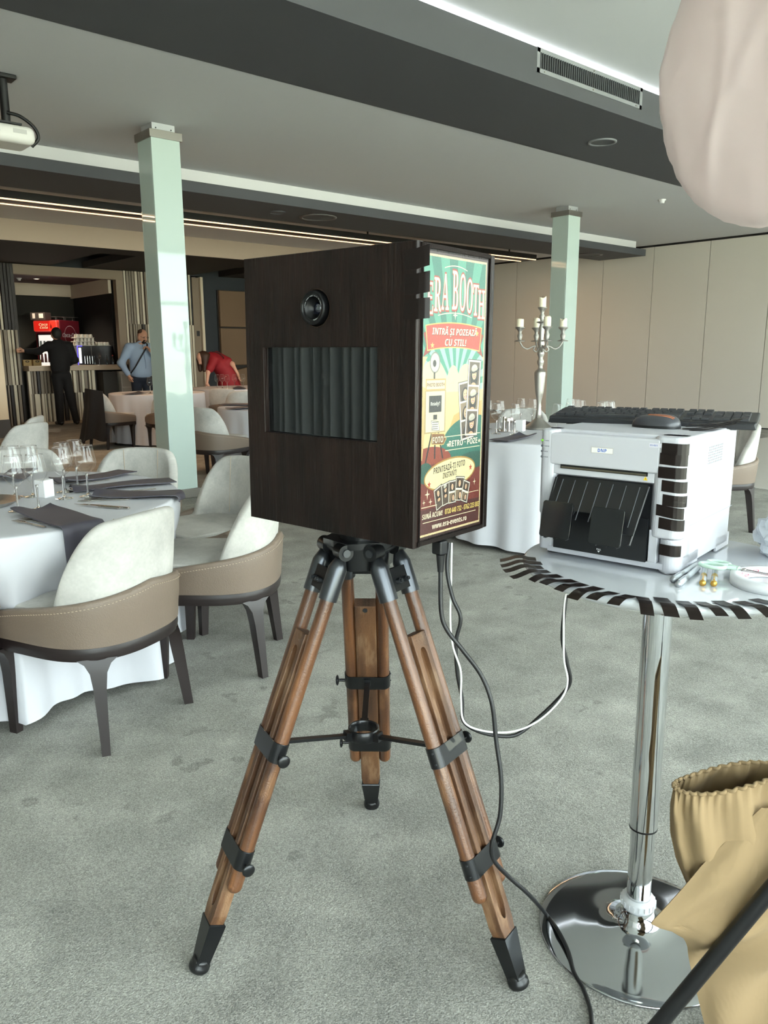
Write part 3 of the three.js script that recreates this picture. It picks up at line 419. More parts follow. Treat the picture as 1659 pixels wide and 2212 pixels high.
for (const [x, z, l] of [[6.55, -11.65, 'leftmost wine glass'], [6.62, -11.45, 'second wine glass'], [6.7, -11.75, 'third wine glass'], [6.85, -11.6, 'wine glass in front of the red dress'], [6.95, -11.5, 'rightmost wine glass']]) wineGlass(l + ' on the table of the woman in red', x, z, 'wine glasses on the middle tables', TH, 1.05);
wineGlass('single wine glass left of the column before the man', 5.12, -11.1, 'wine glasses on the middle tables', TH, 1.05);
napkin('charcoal napkin on the table of the woman in red', ...T5, RT, -30, 0.4, 0.0, 0.2, tg, 5);
roundTable(...T6, RT, 'round banquet table beyond the left edge', 'white cloth on the table beyond the left edge', [], 0.2, 1);
chair('dining chair at the left edge in front of the bar, brownish back', 2.05, -7.25, -0.85, -0.5, 'dining chairs'); chair('dining chair at the left edge in front of the bar, bright back', 1.86, -6.62, -0.55, -0.83, 'dining chairs'); chair('dining chair barely showing at the left edge of the hall', 1.2, -6.5, 0, -1, 'dining chairs');
{ // black jacket hung behind the chair
  const m = mesh('jacket', slabSheet(28, 30, (u, v) => { const a = lerp(-1.0, 1.0, u), k = 0.318 + 0.05 * v + 0.018 * Math.sin(u * 19 + v * 3) * (0.3 + v), y = lerp(0.845 - 0.10 * Math.abs(u - 0.5) ** 1.5, 0.10 + 0.10 * Math.abs(u - 0.4) + 0.03 * Math.sin(u * 11), v); return [-Math.cos(a) * k * (0.92 + 0.14 * v * v), y, Math.sin(a) * k * (0.8 + 0.35 * v)]; }, 0.014), std('#0d0d0f', 0.9), scene, true); m.position.set(4.44, 0, -11.0); tag(m, 'black jacket hanging over the back of a chair near the bar', 'jacket');
}
// ---------------------------------------------------------------- photo booth on a wooden tripod
const boothWood = new THREE.MeshPhysicalMaterial({ color: '#ffffff', roughness: 0.42, specularIntensity: 0.45, map: tex(512, (u, v) => { const g = fbm(u * 60, v * 5, 4, 60, 5), w = fbm(u * 6, v * 4, 4, 6, 4), k = 0.55 + g * 0.5 + (w - 0.5) * 0.55; return [33 * k, 22 * k, 18 * k]; }, true, [2, 1.4]), bumpMap: tex(512, (u, v) => grey(255 * clamp(fbm(u * 100, v * 9, 4, 100, 9) * 1.3 - 0.15)), false, [2.4, 1.6]), bumpScale: 0.0012 });
const posterTex = canvasTex(820, 1840, (c, W, H) => {
  const rng = (() => { let s = 5; return () => { s = (Math.imul(s, 1103515245) + 12345) >>> 0; return s / 4294967296; }; })();
  const rect = (x, y, w, h, f) => { c.fillStyle = f; c.fillRect(x, y, w, h); };
  const poly = (p, f, st, lw) => { c.beginPath(); p.forEach(([x, y], i) => (i ? c.lineTo(x, y) : c.moveTo(x, y))); c.closePath(); if (f) { c.fillStyle = f; c.fill(); } if (st) { c.strokeStyle = st; c.lineWidth = lw; c.stroke(); } };
  const star = (x, y, r, f, n = 5, k = 0.42) => { const p = []; for (let i = 0; i < n * 2; i++) { const a = i * Math.PI / n - Math.PI / 2, q = i % 2 ? r * k : r; p.push([x + Math.cos(a) * q, y + Math.sin(a) * q]); } poly(p, f); };
  const disc = (x, y, r, f, ry = r) => { c.beginPath(); c.ellipse(x, y, r, ry, 0, 0, 7); c.fillStyle = f; c.fill(); };
  const CRm = '#f4e7bf', RED = '#c9432c', TEAL = '#2f7d68', TEAL2 = '#57a88c', DK = '#1f5347';
  rect(0, 0, W, H, '#3a1a14'); rect(14, 16, W - 28, H - 32, '#f0d9a4'); rect(26, 30, W - 52, H - 60, TEAL);
  c.save(); c.beginPath(); c.rect(26, 30, W - 52, H - 60); c.clip();
  for (let i = 0; i < 30; i++) if (i % 2) { const a0 = Math.PI + i * Math.PI / 30, a1 = Math.PI + (i + 1) * Math.PI / 30; poly([[430, 1010], [430 + Math.cos(a0) * 1500, 1010 + Math.sin(a0) * 1500], [430 + Math.cos(a1) * 1500, 1010 + Math.sin(a1) * 1500]], TEAL2); }
  const band = (y0, y1, Y0, Y1, fn) => { c.save(); c.translate(0, Y0); c.scale(1, (Y1 - Y0) / (y1 - y0)); c.translate(0, -y0); fn(); c.restore(); };
  band(730, 1500, 620, 1330, () => { rect(26, 760, W - 52, 700, '#e9cf8e'); for (let i = 0; i < 22; i++) { const a0 = Math.PI + i * Math.PI / 22, a1 = a0 + Math.PI / 22; poly([[430, 1000], [430 + Math.cos(a0) * 430, 1000 + Math.sin(a0) * 400], [430 + Math.cos(a1) * 430, 1000 + Math.sin(a1) * 400]], i % 2 ? '#a9d8c0' : '#4aa084'); }
  disc(400, 1010, 90, '#f1ddab', 190); disc(560, 1010, 120, '#f1ddab', 200); disc(160, 1010, 180, '#f1ddab', 230); rect(26, 1010, W - 52, 450, '#ecd294');
  disc(640, 1010, 60, '#e0a45c', 60); poly([[300, 1390], [420, 1180], [620, 1120], [W - 26, 1080], [W - 26, 1400]], '#e2b268');
  disc(690, 1420, 420, '#2b7361', 230); rect(380, 1330, 420, 200, '#2b7361'); disc(140, 1500, 260, '#9a4128', 110); }); rect(26, 1345, W - 52, 480, '#7c2f22'); disc(700, 1360, 230, '#2a5a4b', 60); disc(80, 1400, 90, '#2a5a4b', 70); rect(26, 1640, W - 52, 190, '#54201a');
  for (let i = 0; i < 3800; i++) { const x = 26 + rng() * (W - 52), y = 30 + rng() * (H - 60); c.globalAlpha = 0.12 + 0.2 * rng(); rect(x, y, 1 + rng() * 3, 1 + rng() * 3, rng() < 0.5 ? '#f4e7bf' : '#3a2a1a'); } c.globalAlpha = 1;
  // ribbon
  band(440, 740, 405, 650, () => { poly([[34, 560], [110, 520], [110, 700], [34, 740], [70, 650]], '#9e3422'); poly([[W - 34, 560], [W - 110, 520], [W - 110, 700], [W - 34, 740], [W - 70, 650]], '#9e3422');
  c.beginPath(); c.moveTo(60, 500); c.quadraticCurveTo(W / 2, 440, W - 60, 500); c.lineTo(W - 84, 690); c.quadraticCurveTo(W / 2, 635, 84, 690); c.closePath(); c.fillStyle = RED; c.fill(); c.strokeStyle = '#efc064'; c.lineWidth = 9; c.stroke(); });
  const text = (s, x, y, size, f, o = {}) => { c.save(); c.translate(x, y); c.rotate(o.rot ?? 0); c.transform(o.sx ?? 1, 0, o.skew ?? 0, o.sy ?? 1, 0, 0); c.font = (o.w ?? 'bold') + ' ' + size + 'px ' + (o.fam ?? 'sans-serif'); c.textAlign = o.al ?? 'center'; c.textBaseline = 'alphabetic'; if (o.sh) { c.fillStyle = o.sh; c.fillText(s, o.dx ?? 6, o.dy ?? 7); } if (o.st) { c.strokeStyle = o.st; c.lineWidth = o.lw ?? 8; c.lineJoin = 'round'; c.strokeText(s, 0, 0); } c.fillStyle = f; c.fillText(s, 0, 0); c.restore(); };
  // title, arched letter by letter
  const T = 'ERA BOOTH', xs = [104, 190, 282, 338, 404, 497, 588, 669, 746]; [...T].forEach((ch, i) => { const x = xs[i], q = (x - W / 2) / 330, big = 1 - 0.22 * Math.abs(q); text(ch, x, 345 + 46 * q * q, 150, '#f7ecc4', { fam: 'serif', sy: 2.3 * big, sx: 0.80, sh: '#7d2418', dx: 7, dy: 6, st: '#b8402c', lw: 10 }); });
  c.strokeStyle = CRm; c.lineWidth = 6; c.beginPath(); c.moveTo(270, 90); c.quadraticCurveTo(W / 2, 50, W - 270, 90); c.stroke(); c.beginPath(); c.moveTo(200, 388); c.quadraticCurveTo(W / 2, 345, W - 200, 388); c.stroke(); star(W / 2, 380, 32, CRm, 4, 0.3);
  band(440, 740, 405, 650, () => { text('INTRĂ ȘI POZEAZĂ', W / 2 + 5, 566, 72, '#fbf1cf', { sx: 0.9, skew: -0.14, sh: '#5d1c12', dx: 4, dy: 5 }); text('CU STIL!', W / 2 + 10, 650, 74, '#fbf1cf', { sx: 0.95, skew: -0.14, sh: '#5d1c12', dx: 4, dy: 5 }); star(140, 650, 26, '#f3c765'); star(700, 545, 24, '#f3c765'); });
  // retro booth drawing
  const face = (x, y, s, hat) => { disc(x, y + 62 * s, 46 * s, '#241c18', 66 * s); disc(x, y + 44 * s, 27 * s, '#e9bf98', 36 * s); disc(x - 9 * s, y + 38 * s, 3 * s, '#2a1d16'); disc(x + 10 * s, y + 37 * s, 3 * s, '#2a1d16'); c.beginPath(); c.arc(x, y + 54 * s, 12 * s, 0.1, Math.PI - 0.1); c.closePath(); c.fillStyle = '#fff4e6'; c.fill(); c.strokeStyle = '#a3352a'; c.lineWidth = 3 * s; c.stroke(); if (hat) { c.save(); c.translate(x, y + 12 * s); c.rotate(-0.25); disc(0, -8 * s, 36 * s, '#d9d2c0', 26 * s); disc(0, 8 * s, 58 * s, '#2f2925', 15 * s); disc(2 * s, 0, 38 * s, '#c9c1ae', 12 * s); c.restore(); } disc(x - 2 * s, y + 118 * s, 30 * s, '#dcae86', 20 * s); };
  const strip = (x, y, w, h, n, rot, hat) => { c.save(); c.translate(x, y); c.rotate(rot); rect(-5, -5, w + 10, h + 10, '#3a332b'); rect(0, 0, w, h, '#f7efdb'); const ph = (h - 14 * (n + 1)) / n; for (let i = 0; i < n; i++) { const py = 14 + i * (ph + 14); rect(14, py, w - 28, ph, i % 2 ? '#9c8468' : '#6d5b4a'); c.save(); c.beginPath(); c.rect(14, py, w - 28, ph); c.clip(); face(w / 2, py + ph * 0.25, w / 150, hat); c.restore(); } c.restore(); };
  band(730, 1500, 620, 1330, () => { c.lineWidth = 7; c.strokeStyle = '#2a211a'; c.beginPath(); c.moveTo(150, 1290); c.lineTo(80, 1500); c.moveTo(190, 1290); c.lineTo(190, 1480); c.moveTo(230, 1290); c.lineTo(290, 1485); c.lineWidth = 16; c.stroke(); poly([[26, 960], [80, 980], [70, 1250], [40, 1480], [26, 1480]], '#d8b878');
  disc(175, 800, 62, '#8f8b80', 74); disc(175, 800, 52, '#dcd6c4', 64); disc(170, 806, 20, '#3c3730', 24); rect(160, 868, 20, 44, '#3a332c'); rect(70, 912, 240, 82, '#c8a464'); rect(80, 922, 220, 62, '#f2e3b4'); text('PHOTO BOOTH', 190, 966, 34, '#6e2a1c', { sx: 0.9 }); rect(60, 994, 254, 300, '#b9a070'); rect(76, 1000, 226, 284, '#efe2b9'); rect(112, 1030, 150, 116, '#262523'); text('Ready?', 187, 1098, 34, '#eae6da'); rect(165, 1164, 46, 34, '#3a362f'); poly([[140, 1206], [230, 1214], [240, 1280], [150, 1272]], '#f7f3e4', '#3a332a', 3); for (let i = 0; i < 4; i++) rect(152, 1216 + i * 15, 72, 5, '#5a5245');
  poly([[150, 1296], [300, 1306], [330, 1345], [296, 1384], [150, 1374]], '#8a5a2b', '#e9c476', 5); text('FOTO', 226, 1366, 60, '#fff3cd', { sx: 0.88, st: '#4b2a12', lw: 5 });
  // photo strips with a woman in a hat
  strip(470, 950, 170, 430, 3, -0.12, false); strip(600, 780, 165, 560, 3, 0.05, true); });
  band(1404, 1531, 1172, 1270, () => { text('RETRO · POZE', 555, 1500, 74, '#fdf4d4', { sx: 0.82, st: '#1c4238', lw: 6 }); star(355, 1480, 22, CRm); star(770, 1480, 22, CRm); rect(300, 1404, 480, 7, CRm); rect(320, 1524, 460, 7, CRm); });
  band(1504, 1800, 1318, 1655, () => { c.save(); c.translate(W / 2 - 15, 1600); c.rotate(-0.05); c.beginPath(); c.ellipse(0, 0, 330, 96, 0, 0, 7); c.fillStyle = '#b98b3e'; c.fill(); c.beginPath(); c.ellipse(0, 0, 318, 86, 0, 0, 7); c.fillStyle = '#f4e3ae'; c.fill(); c.restore(); text('PRINTEAZĂ-ŢI FOTO', 380, 1578, 50, '#2c2018', { sx: 0.86, skew: -0.12, rot: -0.05 }); text('INSTANT!', 385, 1620, 46, '#2c2018', { sx: 0.86, skew: -0.12, rot: -0.05 }); star(130, 1645, 22, RED); star(660, 1585, 22, RED);
  const mini = (x, y, w, h, r, n) => { c.save(); c.translate(x, y); c.rotate(r); rect(-w / 2 - 4, -4, w + 8, h + 8, '#2c241e'); rect(-w / 2, 0, w, h, '#f6eedb'); for (let i = 0; i < n; i++) { const q = h / n; rect(-w / 2 + 7, 7 + i * q, w - 14, q - 12, i ? '#8d765c' : '#5c4a3c'); c.save(); c.beginPath(); c.rect(-w / 2 + 7, 7 + i * q, w - 14, q - 12); c.clip(); face(i ? 12 : -2, 14 + i * q, w / 190, (x | 0) % 2 === 0); c.restore(); } c.restore(); };
  mini(235, 1672, 100, 130, -0.3, 1); mini(330, 1656, 100, 130, -0.14, 1); mini(425, 1648, 100, 136, 0, 2); mini(525, 1634, 110, 146, 0.1, 2); mini(615, 1668, 90, 130, 0.28, 2);
  for (const [x, y, r] of [[110, 1700, 34], [70, 1745, 20], [150, 1748, 24], [720, 1680, 24], [690, 1430, 12]]) star(x, y, r, '#f8ecc6', 4, 0.22);
  rect(40, 1772, 190, 5, CRm); rect(600, 1740, 180, 4, CRm); });
  c.restore();
  // lower text block on dark red
  text('SUNĂ ACUM!', 176, 1706, 48, '#fff0cc', { sx: 0.86, skew: -0.1, sh: '#2a0d08', dx: 3, dy: 4 }); text('0720 440 732 - 0762 223 883', 566, 1706, 50, '#f7d873', { sx: 0.72, sh: '#2a0d08', dx: 3, dy: 4 }); rect(60, 1728, W - 130, 5, CRm); text('www.era-events.ro', W / 2 - 10, 1786, 52, '#fff2d2', { sx: 0.95 });
  for (let i = 0; i < 900; i++) { const e = rng() * 26, s = rng(); c.globalAlpha = 0.5 * rng(); const q = Math.floor(rng() * 4); const p = [[14 + e, 16 + s * (H - 32)], [W - 14 - e, 16 + s * (H - 32)], [14 + s * (W - 28), 16 + e], [14 + s * (W - 28), H - 16 - e]][q]; rect(p[0], p[1], 2 + rng() * 5, 2 + rng() * 5, rng() < 0.5 ? '#e8b98a' : '#6b2a1a'); } c.globalAlpha = 1;
});
const film = phy('#150d0b', 0.32, { specularIntensity: 0.5, side: THREE.DoubleSide });
{
  const o = thing('photo_booth', 'dark brown wooden photo booth box with a screen, lens and retro poster side', 'photo booth', [1.0761, 0.962, -1.297]);
  o.rotation.set(-0.0103, -1.4179, -0.0047, 'YXZ');
  const W = 0.4668, D = 0.2448, H = 0.5602, zf = D / 2, y0 = 0.196, y1 = 0.376, x0 = -0.178, x1 = 0.142;  // screen opening
  const lens = [-0.018, 0.452];
  const circ = (cx, cy, r, n = 40) => Array.from({ length: n }, (_, i) => [cx - r * Math.sin(i / n * 2 * Math.PI), cy + r * Math.cos(i / n * 2 * Math.PI)]);
  part('front_panel', metric(xf(extr([[-W / 2, 0], [W / 2, 0], [W / 2, H], [-W / 2, H]], 0.016, 0.0015, [[[x0, y0], [x0, y1], [x1, y1], [x1, y0]], circ(...lens, 0.0375)]), [0, 0, zf - 0.016])), boothWood, o);
  part('case', metric(merge([box(0.012, H - 0.002, D - 0.03, -W / 2 + 0.007, H / 2, -0.002), box(0.012, H - 0.002, D - 0.03, W / 2 - 0.007, H / 2, -0.002), box(W - 0.004, 0.012, D - 0.03, 0, 0.007, -0.002), box(W - 0.004, 0.012, D - 0.03, 0, H - 0.007, -0.002)])), boothWood, o);
  part('back_panel', metric(rbox(W + 0.004, H - 0.006, 0.014, 0.002, 0, H / 2, -zf + 0.0)), boothWood, o);
  part('screen', box(x1 - x0 + 0.004, y1 - y0 + 0.004, 0.004, (x0 + x1) / 2, (y0 + y1) / 2, zf - 0.014), phy('#06080a', 0.02, { ior: 1.62, specularIntensity: 1 }), o);
  part('screen_bezel', [box(x1 - x0 + 0.03, 0.02, 0.006, (x0 + x1) / 2, y0 - 0.004, zf - 0.020), box(x1 - x0 + 0.03, 0.02, 0.006, (x0 + x1) / 2, y1 + 0.004, zf - 0.02)], M.black, o);
  part('poster', box(0.0012, H - 0.028, D - 0.028, W / 2 + 0.0002, H / 2, 0.003), [0, 1, 2, 3, 4, 5].map((i) => (i ? std('#2a1712', 0.4) : phy('#b2b2b2', 0.42, { map: posterTex, clearcoat: 0.2, clearcoatRoughness: 0.3, bumpMap: grainBump, bumpScale: 0.0003 }))), o);
  part('edge_trim', [box(0.004, H - 0.004, 0.004, W / 2 + 0.001, H / 2, zf - 0.014), box(0.004, 0.008, D - 0.02, W / 2 + 0.001, H - 0.006, 0), box(0.004, 0.008, D - 0.02, W / 2 + 0.001, 0.007, 0)], boothWood, o);
  const L = part('lens', xf(lathe([[0.0, 0.004], [0.012, 0.006], [0.0125, 0.016], [0.022, 0.018], [0.0235, 0.024], [0.027, 0.026], [0.0275, 0.03], [0.032, 0.03], [0.0335, 0.026], [0.0345, 0.0], [0, 0]], 48), [lens[0], lens[1], zf - 0.016], [Math.PI / 2, 0, 0]), phy('#060607', 0.4, { specularIntensity: 0.6 }), o);
  part('lens_glass', xf(lathe([[0, 0.013], [0.006, 0.0122], [0.0118, 0.0095], [0.0118, 0.006], [0, 0.006]], 32), [lens[0], lens[1], zf - 0.012], [Math.PI / 2, 0, 0]), phy('#101422', 0.02, { ior: 1.9, clearcoat: 1 }), L);
  const ringTex = canvasTex(512, 512, (c, w) => { c.fillStyle = '#0b0b0c'; c.fillRect(0, 0, w, w); c.fillStyle = '#d8d8d8'; c.font = 'bold 30px sans-serif'; c.textAlign = 'center'; const put = (s, a0, st) => [...s].forEach((ch, i) => { const a = a0 + i * st; c.save(); c.translate(256 + Math.sin(a) * 205, 256 - Math.cos(a) * 205); c.rotate(a); c.fillText(ch, 0, 0); c.restore(); }); put('CANON ZOOM LENS EF-S 18-55mm', -1.5, 0.105); put('CANON', 2.6, 0.11); });
  part('lens_print', xf(new THREE.RingGeometry(0.0225, 0.0272, 48), [lens[0], lens[1], zf - 0.016 + 0.0265]), phy('#ffffff', 0.4, { map: ringTex }), L);
  part('lens_ring', xf(new THREE.TorusGeometry(0.0368, 0.0014, 8, 48), [lens[0], lens[1], zf - 0.0005]), std('#3a2c22', 0.3, { metalness: 0.5 }), o);
  part('power_inlet', box(0.03, 0.016, 0.04, W / 2 - 0.05, -0.006, -0.04), M.black, o);
  const bm = o.matrixWorld; o.updateMatrixWorld();
  // strips of film stuck round the near top corner, curling away
  for (let k = 0; k < 3; k++) {
    const y = H - 0.032 - k * 0.043, g = slabSheet(14, 3, (u, v) => { const l = u * 0.052, b = 0.026; const c = Math.max(0, l - b); const ang = clamp(c / 0.028) * (0.35 + 0.2 * k), x = W / 2 - b + Math.min(l, b) + c * Math.cos(ang * 0.6), z = zf + 0.0022 - c * Math.sin(ang * 1.0) * 0.6; return [x, y + (v - 0.5) * 0.036 + (u > 0.5 ? (u - 0.5) * (0.012 - 0.004 * k) : 0), z + 0.0005, u, v]; }, 0.0003);
    const m = mesh('film_strip', g, film, scene, true); m.applyMatrix4(bm); tag(m, ['topmost', 'middle', 'lowest'][k] + ' brown film strip stuck on the upper booth corner', 'film strip', 'film strips on the booth corner');
  }
}
const legWood = phy('#ffffff', 0.38, { map: woodTex([120, 78, 46], [54, 31, 18], [158, 120, 86], 10, 1.2, 1), bumpMap: grainBump, bumpScale: 0.0004, clearcoat: 0.25, clearcoatRoughness: 0.3 });
const plankWood = phy('#ffffff', 0.5, { map: woodTex([118, 82, 52], [58, 36, 22], [150, 124, 98], 6, 1.0, 4), bumpMap: grainBump, bumpScale: 0.0005 });
for (const m of [legWood, plankWood]) m.map.repeat.set(6, 2.2);
const iron = phy('#1b1c1e', 0.34, { metalness: 0.55, clearcoat: 0.3 }), ironLight = std('#4d4f53', 0.3, { metalness: 0.85 });
{
  const C = V(1.070, 0, -1.298), feet = [[0.666, -1.389], [1.16, -0.892], [1.364, -1.62]];
  const o = thing('tripod', 'wooden survey tripod with black iron fittings carrying the photo booth', 'tripod', [C.x, 0, C.z]);
  part('head_plate', [cyl(0.085, 0.085, 0.014, 0, 0.925, 0, null, 6), cyl(0.05, 0.05, 0.03, 0, 0.945, 0)], iron, o);
  part('head_skirt', [cyl(0.07, 0.075, 0.05, 0, 0.893, 0, null, 6)], iron, o);
  const ringY = 0.463;
  part('spreader_ring', [xf(lathe([[0.031, -0.013], [0.036, -0.013], [0.037, 0], [0.036, 0.013], [0.031, 0.013], [0.03, 0], [0.031, -0.013]], 36), [0, ringY, 0])], iron, o);
  for (const [fx, fz] of feet) {
    const d = V(fx - C.x, 0, fz - C.z), R = d.length(); d.normalize(); const top = V(d.x * 0.075, 0.888, d.z * 0.075), foot = V(d.x * R, 0.0, d.z * R), len = top.distanceTo(foot);
    // local frame of a leg: y up along the leg from the foot, x sideways, z outward
    const Y = top.clone().sub(foot).normalize(), X = V(d.z, 0, -d.x), Zv = X.clone().cross(Y).normalize(); const L = new THREE.Group(); L.name = 'leg'; o.add(L); const mtx = new THREE.Matrix4().makeBasis(X, Y, Zv); L.quaternion.setFromRotationMatrix(mtx); L.position.copy(foot);
    const at = (f) => len * (1 - f);
    const rod = (s) => xf(merge([cyl(0.0165, 0.0155, at(0.03) - at(0.765), s * 0.041, (at(0.03) + at(0.765)) / 2, 0, null, 20), xf(new THREE.SphereGeometry(0.0165, 16, 8, 0, 7, Math.PI / 2, Math.PI / 2), [s * 0.041, at(0.765), 0], null, 1)]), [0, 0, 0]);
    const uvm = (g) => { g = metric(g); return g; };
    part('rod', uvm(rod(-1)), legWood, L); part('rod', uvm(rod(1)), legWood, L);
    // sliding centre plank with a long groove
    const pw = 0.026, y0 = at(0.905), yT = at(0.175), gw = 0.011, pl = [[-pw, y0 + 0.05], [-pw * 0.72, y0 + 0.012], [-pw * 0.6, y0], [pw * 0.6, y0], [pw * 0.72, y0 + 0.012], [pw, y0 + 0.05], [pw, yT], [-pw, yT]];
    const groove = []; for (let i = 0; i <= 12; i++) { const a = i / 12 * Math.PI; groove.push([gw * Math.cos(a), yT - 0.05 + gw * 1.6 * Math.sin(a)]); } for (let i = 0; i <= 12; i++) { const a = Math.PI + i / 12 * Math.PI; groove.push([gw * Math.cos(a), y0 + 0.095 + gw * 3 * Math.sin(a)]); }
    part('plank', [uvm(xf(extr(pl, 0.012, 0.002, [groove]), [0, 0, 0.0035])), uvm(xf(extr(pl, 0.016, 0.002), [0, 0, -0.0125]))], plankWood, L);
    part('plank_bolt', cyl(0.006, 0.006, 0.006, 0, yT - 0.012, -0.014, [Math.PI / 2, 0, 0], 10), ironLight, L);
    // ferrules and bridge at the top
    for (const s of [-1, 1]) { part('ferrule', xf(lathe([[0, at(-0.01)], [0.012, at(-0.012)], [0.0205, at(0.012)], [0.0205, at(0.085)], [0.0185, at(0.085)], [0.0185, at(0.02)]], 24), [s * 0.041, 0, 0]), ironLight, L); }
    const br = part('bridge', [box(0.082, 0.05, 0.005, 0, at(0.045), 0.012), box(0.082, 0.05, 0.005, 0, at(0.045), -0.012)], iron, L); for (const s of [-1, 1]) part('bolt', [cyl(0.0065, 0.0065, 0.012, s * 0.012, at(0.05), 0.018, [Math.PI / 2, 0, 0], 6), cyl(0.004, 0.004, 0.006, s * 0.012, at(0.05), 0.026, [Math.PI / 2, 0, 0], 8)], ironLight, br);
    part('hinge', [cyl(0.0175, 0.0175, 0.032, -0.041, at(-0.028), 0, [0, 0, Math.PI / 2]), cyl(0.0175, 0.0175, 0.032, 0.041, at(-0.028), 0, [0, 0, Math.PI / 2]), cyl(0.009, 0.009, 0.11, 0, at(-0.028), 0, [0, 0, Math.PI / 2])], iron, L); for (const q of [-0.059, 0.059]) part('hinge_cap', cyl(0.0085, 0.0085, 0.004, q, at(-0.028), 0, [0, 0, Math.PI / 2]), ironLight, L);
    // clamp bands with thumb screws
    for (const f of [0.445, 0.70]) {
      const y = at(f), hw = 0.0595, hd = 0.0185, out = [], inn = []; for (let i = 0; i < 40; i++) { const a = i / 40 * 2 * Math.PI, c = Math.cos(a), s = Math.sin(a); out.push([Math.sign(c) * (hw - hd) + hd * c, hd * s]); inn.push([Math.sign(c) * (hw - hd) + (hd - 0.003) * c, (hd - 0.003) * s]); }
      const b = part('clamp_band', metric(xf(extr(out, 0.042, 0.0008, [inn.reverse()]), [0, y + 0.021, 0], [Math.PI / 2, 0, 0])), iron, L);
      part('thumb_screw', [cyl(0.004, 0.004, 0.016, hw + 0.008, y - 0.006, 0, [0, 0, Math.PI / 2], 10), xf(new THREE.SphereGeometry(0.014, 16, 10), [hw + 0.02, y - 0.006, 0], [0.6, 0, 0], [0.35, 1, 1])], iron, b); part('rivet', [cyl(0.0022, 0.0022, 0.003, -hw, y + 0.012, 0.006, [0, 0, Math.PI / 2], 8), cyl(0.0022, 0.0022, 0.003, -hw, y - 0.012, 0.006, [0, 0, Math.PI / 2], 8)], ironLight, b);
    }
    // iron shoe
    const rect = (w, dd, y, z = 0) => [[-w, y, -dd + z], [w, y, -dd + z], [w, y, dd + z], [-w, y, dd + z]];
    part('shoe', [loft([rect(0.017, 0.014, 0.022), rect(0.026, 0.019, 0.118), rect(0.0235, 0.017, 0.12)], true, 0.4)], iron, L); part('rubber_foot', xf(lathe([[0, 0.0], [0.02, 0.001], [0.023, 0.006], [0.023, 0.015], [0.019, 0.019], [0.021, 0.023], [0.018, 0.032], [0, 0.034]], 24), [0, 0.0, 0]), phy('#0f0f10', 0.35), L);
    // spreader arm
    const band = foot.clone().lerp(top, 1 - 0.445).addScaledVector(d, -0.014), a0 = V(d.x * 0.036, ringY, d.z * 0.036);
    const dir = band.clone().sub(a0), ln = dir.length(); dir.normalize(); const g = merge([box(0.014, 0.007, ln), box(0.02, 0.02, 0.018, 0, 0, -ln / 2 + 0.004), box(0.016, 0.02, 0.014, 0, 0, ln / 2 - 0.006)]); g.applyQuaternion(new THREE.Quaternion().setFromRotationMatrix(new THREE.Matrix4().lookAt(band, a0, V(0, 1, 0)))); g.translate((a0.x + band.x) / 2, (a0.y + band.y) / 2, (a0.z + band.z) / 2); part('spreader_arm', g, iron, o);
  }
}
// cords under the booth
const rubber = phy('#121214', 0.45), whiteCord = phy('#d8d8d6', 0.5);
// ---------------------------------------------------------------- chrome bar table and everything on it
const TC = [1.505, -0.812], TT = 0.89;
{
  const o = thing('bar_table', 'white round bar table on a chrome column and disc base', 'bar table', [TC[0], 0, TC[1]]), px = -0.02;
  part('table_top', lathe([[0, TT - 0.05], [0.1, TT - 0.052], [0.2, TT - 0.045], [0.27, TT - 0.030], [0.294, TT - 0.016], [0.300, TT - 0.008], [0.298, TT - 0.003], [0.292, TT], [0, TT]], 72), phy('#c6c9cf', 0.12, { clearcoat: 0.6, clearcoatRoughness: 0.03 }), o);
  part('flange', cyl(0.045, 0.07, 0.022, px, TT - 0.062, 0), M.chrome, o);
  part('column_sleeve', cyl(0.0305, 0.0305, TT - 0.065 - 0.275, px, (TT - 0.065 + 0.275) / 2, 0, null, 48), M.chrome, o); part('column_tube', cyl(0.0268, 0.0268, 0.22, px, 0.175, 0, null, 48), M.chrome, o);
  part('seal_ring', cyl(0.0308, 0.0308, 0.004, px, 0.277, 0, null, 48), M.black, o);
  part('base', xf(lathe([[0, 0.0], [0.219, 0.0], [0.221, 0.003], [0.219, 0.007], [0.20, 0.0105], [0.14, 0.017], [0.09, 0.023], [0.055, 0.033], [0.04, 0.05], [0.034, 0.075], [0, 0.075]], 96), [px, 0, 0]), M.chromeBase, o);
  const c = part('collar', xf(lathe([[0.027, 0.074], [0.034, 0.072], [0.038, 0.080], [0.038, 0.094], [0.034, 0.1], [0.027, 0.1]], 40), [px, 0, 0]), phy('#d7d9dd', 0.4), o);
  for (let i = 0; i < 20; i++) { const a = i / 20 * 2 * Math.PI; part('rib', box(0.003, 0.012, 0.004, px + Math.sin(a) * 0.038, 0.087, Math.cos(a) * 0.038, [0, a, 0]), c.material, c); }
}
const PR = { x: 1.56, z: -0.923, yaw: -1.4152 };
const toTop = (o, x, y, z) => { const c = Math.cos(PR.yaw), s = Math.sin(PR.yaw); return [PR.x + x * c + z * s, TT + y, PR.z - x * s + z * c]; };
const white = phy('#b4b4ba', 0.4), white2 = phy('#acacb3', 0.45), blackPl = phy('#131417', 0.35), blackGloss = phy('#0c0d10', 0.14);
function decal(name, w, h, pw, ph, draw, parent, pos, rot, m = {}) { const t = canvasTex(pw, ph, draw); const d = part(name, new THREE.PlaneGeometry(w, h), phy('#ffffff', 0.45, { map: t, ...m }), parent); d.position.set(...pos); if (rot) d.rotation.set(...rot); return d; }
